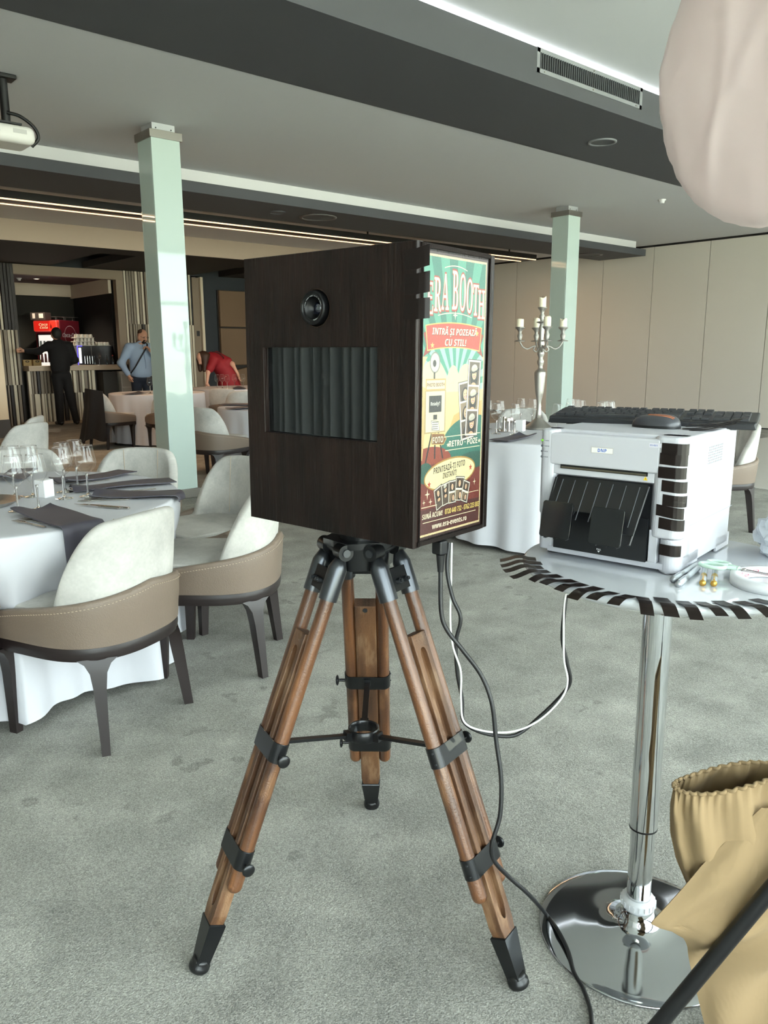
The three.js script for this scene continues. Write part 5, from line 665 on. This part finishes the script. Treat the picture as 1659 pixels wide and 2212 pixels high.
  for (const [x, l] of [[6.08, 'left small bottle on the bar counter'], [6.33, 'middle small bottle on the bar counter'], [6.45, 'right small bottle with a red stopper on the bar counter']]) { const o = thing('bottle', l, 'bottle', [x, 1.098, Z + 0.04]); part('body', lathe([[0, 0], [0.024, 0], [0.025, 0.01], [0.025, 0.08], [0.01, 0.12], [0.009, 0.17], [0, 0.17]], 18), phy('#3c4648', 0.05, { transmission: 0.6, thickness: 0.01 }), o); part('stopper', cyl(0.011, 0.011, 0.02, 0, 0.18, 0, null, 12), x > 6.4 ? std('#c83228', 0.4) : M.black, o); }
  { const o = thing('low_cabinet', 'white low cabinet right of the bar counter', 'cabinet', [6.70, 0, Z + 0.28]); part('body', rbox(0.60, 0.97, 0.44, 0.005, 0.0, 0.485, 0), std('#b9b3a8', 0.5), o); part('door', rbox(0.56, 0.62, 0.02, 0.003, 0.0, 0.34, 0.222), std('#aaa498', 0.5), o); part('drawer', rbox(0.56, 0.24, 0.02, 0.003, 0.0, 0.80, 0.222), std('#aaa498', 0.5), o); }
  solo('dark_box', rbox(0.28, 0.97, 0.4, 0.006, 6.2, 0.485, Z + 0.26), std('#2b2823', 0.7), 'dark upright box between the bar front and the white cabinet', 'box');
  solo('black_cloth', slabSheet(16, 8, (u, v) => [lerp(-0.22, 0.24, u), 0.012 + 0.01 * Math.sin(u * 9 + v * 4) - (v > 0.75 ? (v - 0.75) * 0.35 : 0), lerp(-0.16, 0.24, Math.min(v, 0.95))], 0.008), std('#0a0a0b', 0.9), 'black cloth lying on the white cabinet', 'cloth', null, [6.72, 0.972, Z + 0.27]);
  { const o = thing('bar_downlight', 'small round downlight in the bar ceiling', 'lamp', [5.45, 2.78, Z - 1.0]); part('trim_ring', cyl(0.06, 0.06, 0.01, 0, -0.005, 0), M.whitePaint, o); part('lamp_face', cyl(0.04, 0.04, 0.004, 0, -0.011, 0), std('#ffffff', 0.5, { emissive: new THREE.Color(1, 0.85, 0.65), emissiveIntensity: 1 }), o); const l = new THREE.SpotLight(new THREE.Color(1, 0.82, 0.62), 7, 0, 1.1, 0.6); l.position.set(5.45, 2.755, Z - 1.0); l.target.position.set(5.45, 0, Z - 1.0); l.castShadow = true; scene.add(l, l.target); }
  { const o = thing('smoke_detector', 'tiny white detector on the mauve bar ceiling', 'detector', [5.15, 2.78, Z - 1.1]); part('base', cyl(0.04, 0.05, 0.02, 0, -0.01, 0), M.whitePaint, o); part('sensor', cyl(0.025, 0.03, 0.03, 0, -0.035, 0), M.whitePaint, o); }
}
// ---------------------------------------------------------------- people
function surfaceNets(lo, hi, cell, f) {
  const n = [0, 1, 2].map((i) => Math.ceil((hi[i] - lo[i]) / cell) + 1), [nx, ny, nz] = n, val = new Float32Array(nx * ny * nz);
  for (let k = 0, o = 0; k < nz; k++) for (let j = 0; j < ny; j++) for (let i = 0; i < nx; i++, o++) val[o] = f(lo[0] + i * cell, lo[1] + j * cell, lo[2] + k * cell);
  const id = new Int32Array(nx * ny * nz).fill(-1), pos = [], idx = [], off = [0, 1, nx, nx + 1, nx * ny, nx * ny + 1, nx * ny + nx, nx * ny + nx + 1], E = [[0, 1], [2, 3], [4, 5], [6, 7], [0, 2], [1, 3], [4, 6], [5, 7], [0, 4], [1, 5], [2, 6], [3, 7]];
  for (let k = 0; k < nz - 1; k++) for (let j = 0; j < ny - 1; j++) for (let i = 0; i < nx - 1; i++) {
    const o = i + nx * (j + ny * k); let m = 0; for (let c = 0; c < 8; c++) if (val[o + off[c]] < 0) m |= 1 << c; if (m === 0 || m === 255) continue;
    let x = 0, y = 0, z = 0, q = 0; for (const [a, b] of E) { const va = val[o + off[a]], vb = val[o + off[b]]; if ((va < 0) === (vb < 0)) continue; const t = va / (va - vb); x += (a & 1) + t * ((b & 1) - (a & 1)); y += ((a >> 1) & 1) + t * (((b >> 1) & 1) - ((a >> 1) & 1)); z += (a >> 2) + t * ((b >> 2) - (a >> 2)); q++; }
    id[o] = pos.length / 3; pos.push(lo[0] + (i + x / q) * cell, lo[1] + (j + y / q) * cell, lo[2] + (k + z / q) * cell);
  }
  const quad = (a, b, c, d, flip) => { if (a < 0 || b < 0 || c < 0 || d < 0) return; flip ? idx.push(a, c, b, a, d, c) : idx.push(a, b, c, a, c, d); };
  for (let k = 1; k < nz - 1; k++) for (let j = 1; j < ny - 1; j++) for (let i = 1; i < nx - 1; i++) {
    const o = i + nx * (j + ny * k), s = val[o] < 0;
    if (s !== val[o + 1] < 0) quad(id[o - nx - nx * ny], id[o - nx * ny], id[o], id[o - nx], !s);
    if (s !== val[o + nx] < 0) quad(id[o - 1 - nx * ny], id[o - 1], id[o], id[o - nx * ny], !s);
    if (s !== val[o + nx * ny] < 0) quad(id[o - 1 - nx], id[o - nx], id[o], id[o - 1], !s);
  }
  const g = new THREE.BufferGeometry(); g.setAttribute('position', new THREE.Float32BufferAttribute(pos, 3)); g.setIndex(idx); g.computeVertexNormals(); return g;
}
const cap = (a, b, ra, rb = ra) => ({ a, b, ra, rb }), ell = (c, r) => ({ c, r });
function field(prims, k) {
  return (x, y, z) => { let d = 1e3; for (const p of prims) { let q; if (p.c) { const ax = (x - p.c[0]) / p.r[0], ay = (y - p.c[1]) / p.r[1], az = (z - p.c[2]) / p.r[2]; q = (Math.sqrt(ax * ax + ay * ay + az * az) - 1) * Math.min(p.r[0], p.r[1], p.r[2]); } else { const bx = p.b[0] - p.a[0], by = p.b[1] - p.a[1], bz = p.b[2] - p.a[2], px = x - p.a[0], py = y - p.a[1], pz = z - p.a[2]; const t = clamp((px * bx + py * by + pz * bz) / (bx * bx + by * by + bz * bz + 1e-9)); q = Math.hypot(px - bx * t, py - by * t, pz - bz * t) - lerp(p.ra, p.rb, t); } if (p.sub) { d = Math.max(d, -q); continue; } const h = Math.max(k - Math.abs(d - q), 0) / k; d = Math.min(d, q) - h * h * k * 0.25; } return d; };
}
function blob(prims, k = 0.03, cell = 0.012) {
  const lo = [1e3, 1e3, 1e3], hi = [-1e3, -1e3, -1e3]; for (const p of prims) for (let i = 0; i < 3; i++) { if (p.c) { lo[i] = Math.min(lo[i], p.c[i] - p.r[i]); hi[i] = Math.max(hi[i], p.c[i] + p.r[i]); } else { const r = Math.max(p.ra, p.rb); lo[i] = Math.min(lo[i], p.a[i] - r, p.b[i] - r); hi[i] = Math.max(hi[i], p.a[i] + r, p.b[i] + r); } }
  return surfaceNets(lo.map((v) => v - cell * 3 - k * 0.3), hi.map((v) => v + cell * 3 + k * 0.3), cell, field(prims, k));
}
function hand(w, dir, side, curl = 0.4) {                          // wrist point, direction of the fingers, direction of the thumb
  const D = V(...dir).normalize(), S = V(...side).normalize(), N = D.clone().cross(S).normalize(), P = (d, s, n) => [w[0] + D.x * d + S.x * s + N.x * n, w[1] + D.y * d + S.y * s + N.y * n, w[2] + D.z * d + S.z * s + N.z * n], o = [cap(P(-0.02, 0, 0), P(0.03, 0, 0), 0.024, 0.026), cap(P(0.03, 0.018, 0), P(0.085, 0.026, 0), 0.016, 0.014), cap(P(0.03, -0.012, 0), P(0.08, -0.022, 0), 0.016, 0.013)];
  [[0.028, 0.072], [0.010, 0.08], [-0.010, 0.074], [-0.027, 0.058]].forEach(([s, l]) => { const a = P(0.085, s, 0), b = P(0.085 + l * 0.5, s * 1.08, -l * 0.25 * curl * 2), c = P(0.085 + l * (0.9 - 0.5 * curl), s * 1.08, -l * (0.45 + 0.5 * curl) * curl * 1.6); o.push(cap(a, b, 0.009, 0.0085), cap(b, c, 0.0085, 0.0075)); });
  o.push(cap(P(0.025, 0.024, 0), P(0.06, 0.048, -0.012), 0.011, 0.0095), cap(P(0.06, 0.048, -0.012), P(0.09, 0.05, -0.022), 0.0095, 0.008)); return blob(o, 0.008, 0.005);
}
const skin = phy('#b98a70', 0.55, { sheen: 0.2 }), skinPale = phy('#cf9f88', 0.55), clothBlack = std('#0b0b0d', 0.85);
function headPrims(c, s = 1) { return [ell([c[0], c[1] + 0.02 * s, c[2] - 0.008 * s], [0.078 * s, 0.105 * s, 0.095 * s]), ell([c[0], c[1] - 0.05 * s, c[2] + 0.022 * s], [0.055 * s, 0.07 * s, 0.07 * s]), cap([c[0], c[1] + 0.005 * s, c[2] + 0.088 * s], [c[0], c[1] - 0.028 * s, c[2] + 0.105 * s], 0.010 * s, 0.015 * s), ell([c[0] - 0.078 * s, c[1] - 0.01 * s, c[2] - 0.005 * s], [0.014 * s, 0.032 * s, 0.02 * s]), ell([c[0] + 0.078 * s, c[1] - 0.01 * s, c[2] - 0.005 * s], [0.014 * s, 0.032 * s, 0.02 * s])]; }
{ // waiter in black at the bar, seen from behind (faces -z)
  const o = thing('person', 'person in all black with one arm out, standing at the bar with back to us', 'person', [5.24, 0, -15.13], 0);
  const sh = 1.47, hc = [-0.02, 1.66, -0.02], aL = [[-0.19, sh, 0], [-0.34, 1.36, -0.10], [-0.56, 1.37, -0.17]], aR = [[0.20, sh, 0], [0.27, 1.20, 0.03], [0.20, 1.10, -0.20]];
  const skinG = merge([blob([...headPrims([0, 0, 0]).map((p) => p), cap([0, -0.09, -0.02], [0, -0.2, -0.02], 0.05, 0.055)], 0.03, 0.008).applyMatrix4(new THREE.Matrix4().makeRotationY(Math.PI - 0.25)).translate(...hc), blob([ell([0, 1.30, 0], [0.17, 0.22, 0.105]), ell([0, 1.05, 0], [0.15, 0.18, 0.1]), cap([0, 1.45, 0], [-0.01, 1.58, -0.01], 0.06, 0.05), cap(aL[0], aL[1], 0.05, 0.042), cap(aL[1], aL[2], 0.04, 0.028), cap(aR[0], aR[1], 0.05, 0.042), cap(aR[1], aR[2], 0.04, 0.028), cap([-0.09, 0.92, 0], [-0.07, 0.5, 0.01], 0.08, 0.055), cap([-0.07, 0.5, 0.01], [-0.08, 0.08, 0.02], 0.05, 0.035), cap([0.09, 0.92, 0], [0.14, 0.5, 0.0], 0.08, 0.055), cap([0.14, 0.5, 0.0], [0.20, 0.08, 0.03], 0.05, 0.035)], 0.04, 0.014), hand(aL[2], [-1, 0.05, -0.3], [0, 1, 0], 0.5), hand(aR[2], [-0.6, 0.1, -0.7], [0, 1, 0], 0.5)]);
  part('body', skinG, skin, o);
  part('shirt', blob([ell([0, 1.32, 0], [0.20, 0.24, 0.125]), ell([0, 1.08, 0.0], [0.175, 0.2, 0.12]), cap([-0.15, 1.485, 0], [0.15, 1.485, 0], 0.055), cap([0, 1.5, 0], [-0.012, 1.56, -0.008], 0.066, 0.06), cap(aL[0], aL[1], 0.068, 0.058), cap(aL[1], [-0.53, 1.37, -0.16], 0.056, 0.043), cap(aR[0], aR[1], 0.068, 0.06), cap(aR[1], [0.21, 1.115, -0.17], 0.056, 0.042)], 0.05, 0.012), clothBlack, o);
  part('trousers', blob([ell([0, 0.93, 0.0], [0.165, 0.13, 0.12]), cap([-0.085, 0.9, 0], [-0.07, 0.5, 0.01], 0.098, 0.075), cap([-0.07, 0.5, 0.01], [-0.085, 0.07, 0.02], 0.074, 0.062), cap([0.085, 0.9, 0], [0.14, 0.5, 0], 0.098, 0.075), cap([0.14, 0.5, 0], [0.205, 0.07, 0.03], 0.074, 0.062)], 0.03, 0.012), clothBlack, o);
  part('shoe', blob([cap([-0.085, 0.045, 0.05], [-0.10, 0.035, -0.15], 0.045, 0.036)], 0.02, 0.01), phy('#0c0c0d', 0.3), o); part('shoe', blob([cap([0.205, 0.045, 0.06], [0.24, 0.035, -0.14], 0.045, 0.036)], 0.02, 0.01), phy('#0c0c0d', 0.3), o);
  part('hair', blob([ell([hc[0], hc[1] + 0.045, hc[2] + 0.02], [0.088, 0.095, 0.10]), ell([hc[0], hc[1] - 0.01, hc[2] + 0.055], [0.075, 0.07, 0.055])], 0.03, 0.008), std('#0d0b0a', 0.7), o); part('belt', xf(new THREE.TorusGeometry(0.15, 0.012, 8, 40), [0, 0.99, 0], [Math.PI / 2, 0, 0], [1, 1, 0.75]), phy('#111', 0.3), o);
}
{ // man in the light blue shirt, facing us and looking down
  const o = thing('person', 'bearded person in a light blue shirt with a dark shoulder strap, hand at chest', 'person', [6.55, 0, -14.55], -0.12), shirtM = std('#93a6bd', 0.8, { bumpMap: fabricBump, bumpScale: 0.0004 }), navy = std('#1a2331', 0.85);
  const hc = [0.05, 1.63, 0.06], aR = [[-0.21, 1.43, 0], [-0.36, 1.14, -0.02], [-0.27, 0.92, 0.09]], aL = [[0.21, 1.43, 0], [0.33, 1.2, 0.1], [0.13, 1.37, 0.23]];
  const rot = new THREE.Matrix4().makeRotationFromEuler(new THREE.Euler(0.30, 0.42, 0, 'YXZ'));
  const H = (g) => g.applyMatrix4(rot).translate(...hc);
  part('body', [H(blob([...headPrims([0, 0, 0], 1.08), cap([0, -0.08, -0.03], [-0.02, -0.19, -0.05], 0.058, 0.064)], 0.03, 0.007)), blob([ell([0, 1.28, 0], [0.18, 0.22, 0.12]), ell([0, 1.03, 0.02], [0.17, 0.2, 0.13]), cap([0, 1.42, 0], [0.03, 1.54, 0.03], 0.07, 0.058), cap(aR[0], aR[1], 0.056, 0.046), cap(aR[1], aR[2], 0.043, 0.03), cap(aL[0], aL[1], 0.056, 0.046), cap(aL[1], aL[2], 0.043, 0.03), cap([-0.1, 0.85, 0], [-0.11, 0.48, 0.02], 0.09, 0.06), cap([-0.11, 0.48, 0.02], [-0.12, 0.08, 0], 0.055, 0.04), cap([0.1, 0.85, 0], [0.11, 0.48, 0.02], 0.09, 0.06), cap([0.11, 0.48, 0.02], [0.12, 0.08, 0], 0.055, 0.04)], 0.04, 0.014), hand(aR[2], [0.25, -1, 0.15], [0.5, 0, 0.8], 0.35), hand(aL[2], [-0.55, 0.55, 0.1], [-0.2, 0.3, 1], 0.75)], skin, o);
  part('shirt', blob([ell([0, 1.29, 0.0], [0.215, 0.23, 0.145]), ell([0.0, 1.06, 0.03], [0.215, 0.22, 0.185]), ell([0, 0.93, 0.01], [0.195, 0.10, 0.16]), cap([-0.16, 1.445, 0], [0.16, 1.445, 0], 0.062), cap(aR[0], aR[1], 0.08, 0.068), cap(aR[1], [-0.285, 0.945, 0.08], 0.066, 0.05), cap(aL[0], aL[1], 0.08, 0.068), cap(aL[1], [0.16, 1.345, 0.2], 0.066, 0.05)], 0.05, 0.012), shirtM, o);
  part('collar', xf(new THREE.TorusGeometry(0.07, 0.016, 8, 30), [0.02, 1.515, 0.025], [Math.PI / 2 - 0.35, 0, 0], [1, 0.9, 1]), shirtM, o); part('button_placket', tube([[0.03, 1.48, 0.115], [0.035, 1.3, 0.150], [0.03, 1.1, 0.218], [0.02, 0.95, 0.175]], 0.006, 30, 6), std('#7f93ad', 0.8), o);
  part('trousers', blob([ell([0, 0.86, 0], [0.185, 0.13, 0.15]), cap([-0.1, 0.83, 0], [-0.11, 0.48, 0.02], 0.108, 0.082), cap([-0.11, 0.48, 0.02], [-0.12, 0.07, 0], 0.08, 0.065), cap([0.1, 0.83, 0], [0.11, 0.48, 0.02], 0.108, 0.082), cap([0.11, 0.48, 0.02], [0.12, 0.07, 0], 0.08, 0.065)], 0.03, 0.012), navy, o);
  for (const s of [-1, 1]) part('shoe', blob([cap([s * 0.12, 0.045, -0.04], [s * 0.13, 0.035, 0.16], 0.045, 0.038)], 0.02, 0.01), phy('#15120f', 0.4), o);
  part('hair', H(blob([ell([0, 0.062, -0.022], [0.082, 0.072, 0.092])], 0.02, 0.008)), std('#4a362a', 0.8), o);
  part('beard', H(blob([ell([0, -0.088, 0.062], [0.045, 0.036, 0.04]), cap([-0.03, -0.045, 0.098], [0.03, -0.045, 0.098], 0.011), cap([-0.032, -0.05, 0.09], [-0.036, -0.09, 0.07], 0.011), cap([0.032, -0.05, 0.09], [0.036, -0.09, 0.07], 0.011)], 0.012, 0.006)), std('#1c1512', 0.9), o);
  const gl = part('glasses', [H(xf(new THREE.TorusGeometry(0.024, 0.0028, 6, 24), [-0.033, 0.008, 0.102], null, [1.2, 0.8, 1])), H(xf(new THREE.TorusGeometry(0.024, 0.0028, 6, 24), [0.033, 0.008, 0.102], null, [1.2, 0.8, 1])), H(bar([-0.062, 0.01, 0.1], [-0.084, 0.008, 0], 0.0028)), H(bar([0.062, 0.01, 0.1], [0.084, 0.008, 0], 0.0028)), H(bar([-0.01, 0.01, 0.103], [0.01, 0.01, 0.103], 0.0028))], M.black, o); void gl;
  for (const s of [-1, 1]) part('eye', H(xf(new THREE.SphereGeometry(0.009, 10, 8), [s * 0.032, 0.008, 0.086])), std('#2a2018', 0.3), o);
  part('shoulder_strap', tube([[0.13, 1.50, 0.02], [0.12, 1.47, 0.10], [0.06, 1.39, 0.155], [-0.06, 1.22, 0.185], [-0.16, 1.06, 0.165], [-0.215, 0.95, 0.06]], 0.014, 60, 8).scale(1, 1, 1), std('#14151c', 0.7), o);
}
{ // woman in red leaning over a table
  const o = thing('person', 'person in a red dress with long brown hair bending over a table', 'person', [7.50, 0, -13.0], 0), redM = std('#8e1420', 0.7), hc = [-0.50, 1.22, 0.05];
  const aL = [[-0.30, 1.20, 0.13], [-0.46, 0.99, 0.17], [-0.52, 0.80, 0.22]], aR = [[-0.12, 1.28, -0.12], [0.05, 1.12, 0.16], [0.13, 0.94, 0.20]];
  part('body', [blob(headPrims([0, 0, 0], 0.98), 0.03, 0.008).applyMatrix4(new THREE.Matrix4().makeRotationFromEuler(new THREE.Euler(0.7, -1.4, 0, 'YXZ'))).translate(...hc), blob([cap([-0.28, 1.2, 0.02], [0.0, 0.98, 0], 0.12, 0.13), cap([-0.3, 1.21, 0.02], [-0.45, 1.23, 0.04], 0.055, 0.05), cap(aL[0], aL[1], 0.046, 0.038), cap(aL[1], aL[2], 0.036, 0.025), cap(aR[0], aR[1], 0.046, 0.038), cap(aR[1], aR[2], 0.036, 0.025), cap([0.02, 0.9, 0.09], [0.02, 0.48, 0.08], 0.095, 0.058), cap([0.02, 0.48, 0.08], [0.04, 0.08, 0.08], 0.055, 0.036), cap([0.02, 0.9, -0.09], [0.04, 0.48, -0.08], 0.095, 0.058), cap([0.04, 0.48, -0.08], [0.06, 0.08, -0.08], 0.055, 0.036)], 0.04, 0.013), hand(aL[2], [-0.2, -1, 0.2], [0.4, 0, 0.8], 0.35), hand(aR[2], [0.2, -1, 0.1], [-0.5, 0, 0.8], 0.35)], skinPale, o);
  part('dress', blob([cap([-0.28, 1.2, 0.02], [0.0, 0.99, 0.0], 0.145, 0.155), cap([-0.02, 1.0, 0], [0.04, 0.88, 0], 0.16, 0.185), cap([0.03, 0.88, 0], [0.09, 0.62, 0], 0.185, 0.20), cap([0.06, 0.7, 0], [0.10, 0.52, 0], 0.19, 0.205), cap(aL[0], [-0.42, 1.04, 0.16], 0.075, 0.075), cap(aR[0], [-0.0, 1.17, 0.09], 0.075, 0.075), { c: [0.1, 0.30, 0], r: [0.6, 0.2, 0.6], sub: true }], 0.06, 0.012), redM, o);
  part('hair', blob([ell([hc[0] + 0.02, hc[1] + 0.04, hc[2] - 0.0], [0.11, 0.10, 0.10]), cap([hc[0] + 0.03, hc[1] + 0.03, hc[2] + 0.06], [hc[0] - 0.02, hc[1] - 0.2, hc[2] + 0.09], 0.065, 0.035), cap([hc[0] + 0.06, hc[1] + 0.05, hc[2]], [hc[0] + 0.17, hc[1] + 0.05, hc[2] + 0.02], 0.07, 0.03), cap([hc[0] - 0.02, hc[1] - 0.02, hc[2] - 0.06], [hc[0] - 0.03, hc[1] - 0.2, hc[2] - 0.04], 0.06, 0.035)], 0.04, 0.009), std('#3a2418', 0.6), o);
  part('cord', tube([[-0.30, 1.345, 0.06], [-0.20, 1.325, 0.09], [-0.13, 1.27, 0.115], [-0.11, 1.22, 0.14]], 0.008, 30, 6), M.black, o); for (const s of [-1, 1]) part('shoe', blob([cap([0.06, 0.035, s * 0.08], [-0.13, 0.028, s * 0.09], 0.038, 0.03)], 0.02, 0.01), M.black, o);
}
// ---------------------------------------------------------------- round fabric panel, stand leg and tan cover at the right edge
{
  const o = thing('fabric_disc', 'round pale pink fabric panel hanging at the upper right', 'fabric panel', [2.205, 2.045, -0.985]); const R = 0.392, n = V(-0.95, -0.13, -0.26).normalize(); o.quaternion.setFromUnitVectors(V(0, 0, 1), n);
  const f = (front) => grid(120, 40, (u, v) => { const a = u * 2 * Math.PI, r = R * v * (1 + 0.003 * Math.sin(a * 23) + 0.003 * Math.sin(a * 41 + 1)), x = r * Math.cos(a), y = r * Math.sin(a); const rid = (A, k, s, ph) => { const t = x * Math.cos(A) + y * Math.sin(A) + 0.02 * Math.sin((x - y) * 9 + ph); return s * Math.exp(-90 * (((t * k + ph) % 1 + 1) % 1 - 0.5) ** 2); }; const w = 0.010 * (fbm(x * 6 + 7, y * 6 + 3, 3) - 0.5) + rid(0.5, 2.3, 0.006, 0.3) + rid(-0.35, 3.1, 0.005, 0.7) + rid(0.05, 4.3, 0.005, 0.1) + rid(1.3, 2.1, 0.004, 0.2) + 0.0018 * Math.sin(a * 31 + 2 * Math.sin(a * 5)) * sm(0.85, 1, v); return [x, y, front * (0.045 * (1 - v ** 4) + 0.004) + w * (1 - sm(0.96, 1, v) * 0.4), x, y]; }, true);
  part('cover', f(1), phy('#eadbd8', 0.9, { side: THREE.DoubleSide, transmission: 0.35, thickness: 0 }), o); part('cover', f(-1), phy('#eadbd8', 0.9, { side: THREE.DoubleSide, transmission: 0.35, thickness: 0 }), o); part('hoop', new THREE.TorusGeometry(R - 0.018, 0.005, 8, 80), M.steel, o);
  const wires = []; for (const s of [-0.2, 0.2]) { const q = V(s, 0.35, 0).applyQuaternion(o.quaternion.clone()); const top = V(q.x, 3.53 - 2.045, q.z); const inv = o.quaternion.clone().invert(); const a = V(s, 0.35, 0), b = top.applyQuaternion(inv); wires.push([a, b]); } for (const [a, b] of wires) part('hanging_wire', bar([a.x, a.y, a.z], [b.x, b.y, b.z], 0.0012, 0.0012, 6), M.steel, o);
}
{
  const o = thing('light_stand', 'black tubular stand leg crossing the lower right corner', 'stand', [1.149, 0, -0.632]); const top = [1.363 - 1.149, 0.556, -0.401 + 0.632];
  part('leg', bar([0, 0.014, 0], top, 0.0142, 0.0142, 20), phy('#101012', 0.3), o); part('foot', xf(new THREE.SphereGeometry(0.017, 14, 10), [0, 0.0165, 0]), rubber, o); part('hub', cyl(0.03, 0.03, 0.07, top[0] + 0.01, top[1], top[2] + 0.01), phy('#101012', 0.35), o); part('pole', cyl(0.016, 0.016, 0.5, top[0] + 0.01, top[1] + 0.25, top[2] + 0.01), phy('#101012', 0.3), o); part('leg', bar([top[0], top[1], top[2]], [0.55, 0.014, 0.1], 0.0142, 0.0142, 20), phy('#101012', 0.3), o); part('leg', bar([top[0], top[1], top[2]], [0.12, 0.014, 0.62], 0.0142, 0.0142, 20), phy('#101012', 0.3), o);
  const tan = std('#8f7857', 0.85, { side: THREE.DoubleSide, bumpMap: fabricBump, bumpScale: 0.0003 });
  const c = thing('tan_cover', 'tan fabric cover with a gathered elastic mouth slung over the stand leg', 'fabric cover', [1.223, 0.402, -0.481], -41.19 * D2R); const S = 0.00079, X = (px) => (px - 1600) * S, Y = (py) => (1960 - py) * S;
  const lx = [[1780, 1510], [1830, 1505], [1905, 1511], [1975, 1530], [2040, 1560], [2110, 1600]]; const left = (py) => { let i = 1; while (i < lx.length - 1 && lx[i][0] < py) i++; const t = (py - lx[i - 1][0]) / (lx[i][0] - lx[i - 1][0]); return lerp(lx[i - 1][1], lx[i][1], t); };
  // pouch: a flattened tube, its open top ruffled by elastic
  part('pouch', grid(140, 36, (u, v) => { const a = u * 2 * Math.PI, top = 1780 - 45 * sm(0, 1, (Math.cos(a) + 1) / 2) , py = lerp(top, 2110, v), l = left(Math.max(1780, py)), r = 1760, cx = (l + r) / 2, hw = (r - l) / 2, g = 1 - 0.0 * v, ruf = Math.exp(-v * 9) * 5 * Math.sin(a * 34 + 2 * Math.sin(a * 3)), fold = 9 * Math.sin(a * 9 + 4 * v + Math.sin(a * 2)) * (1 - 0.5 * v) * sm(0, 0.12, v); return [X(cx + Math.cos(a) * (hw + ruf + fold * 0.4)), Y(py), (Math.sin(a) * (48 + 34 * sm(0, 0.3, v)) * g + ruf * 0.8 + fold) * S - 0.14, u, v]; }, true), tan, c);
  part('elastic_hem', tube(Array.from({ length: 120 }, (_, i) => { const a = i / 120 * 2 * Math.PI, py = 1780 - 45 * sm(0, 1, (Math.cos(a) + 1) / 2), l = 1510, r = 1760; return [X((l + r) / 2 + Math.cos(a) * ((r - l) / 2 + 4 * Math.sin(a * 34))), Y(py), (Math.sin(a) * 48 + 4 * Math.sin(a * 34 + 1)) * S - 0.14]; }), 0.0034, 240, 8, true), tan, c);
  // front flap folded over the tube
  const E = [[1790, 1680], [1860, 1620], [1930, 1560], [1990, 1520], [2045, 1480], [2083, 1450], [2090, 1453], [2106, 1500], [2132, 1535], [2160, 1548], [2212, 1562], [2480, 1640]]; const el = (py) => { let i = 1; while (i < E.length - 1 && E[i][0] < py) i++; return lerp(E[i - 1][1], E[i][1], clamp((py - E[i - 1][0]) / (E[i][0] - E[i - 1][0]))); };
  part('flap', slabSheet(34, 60, (u, v) => { const py = lerp(1790, 2470, v), l = el(py), px = lerp(l, 1800, u), fold = 16 * Math.sin((px + py * 0.75) * 0.03 + Math.sin(py * 0.012) * 1.5) * sm(0, 0.2, u), b = 30 * Math.sin(u * Math.PI * 0.7); return [X(px), Y(py), (fold + b) * S - 0.085 - 0.035 * sm(2080, 2250, py), u, v]; }, 0.003), tan, c);
}
renderer.render(scene, camera);
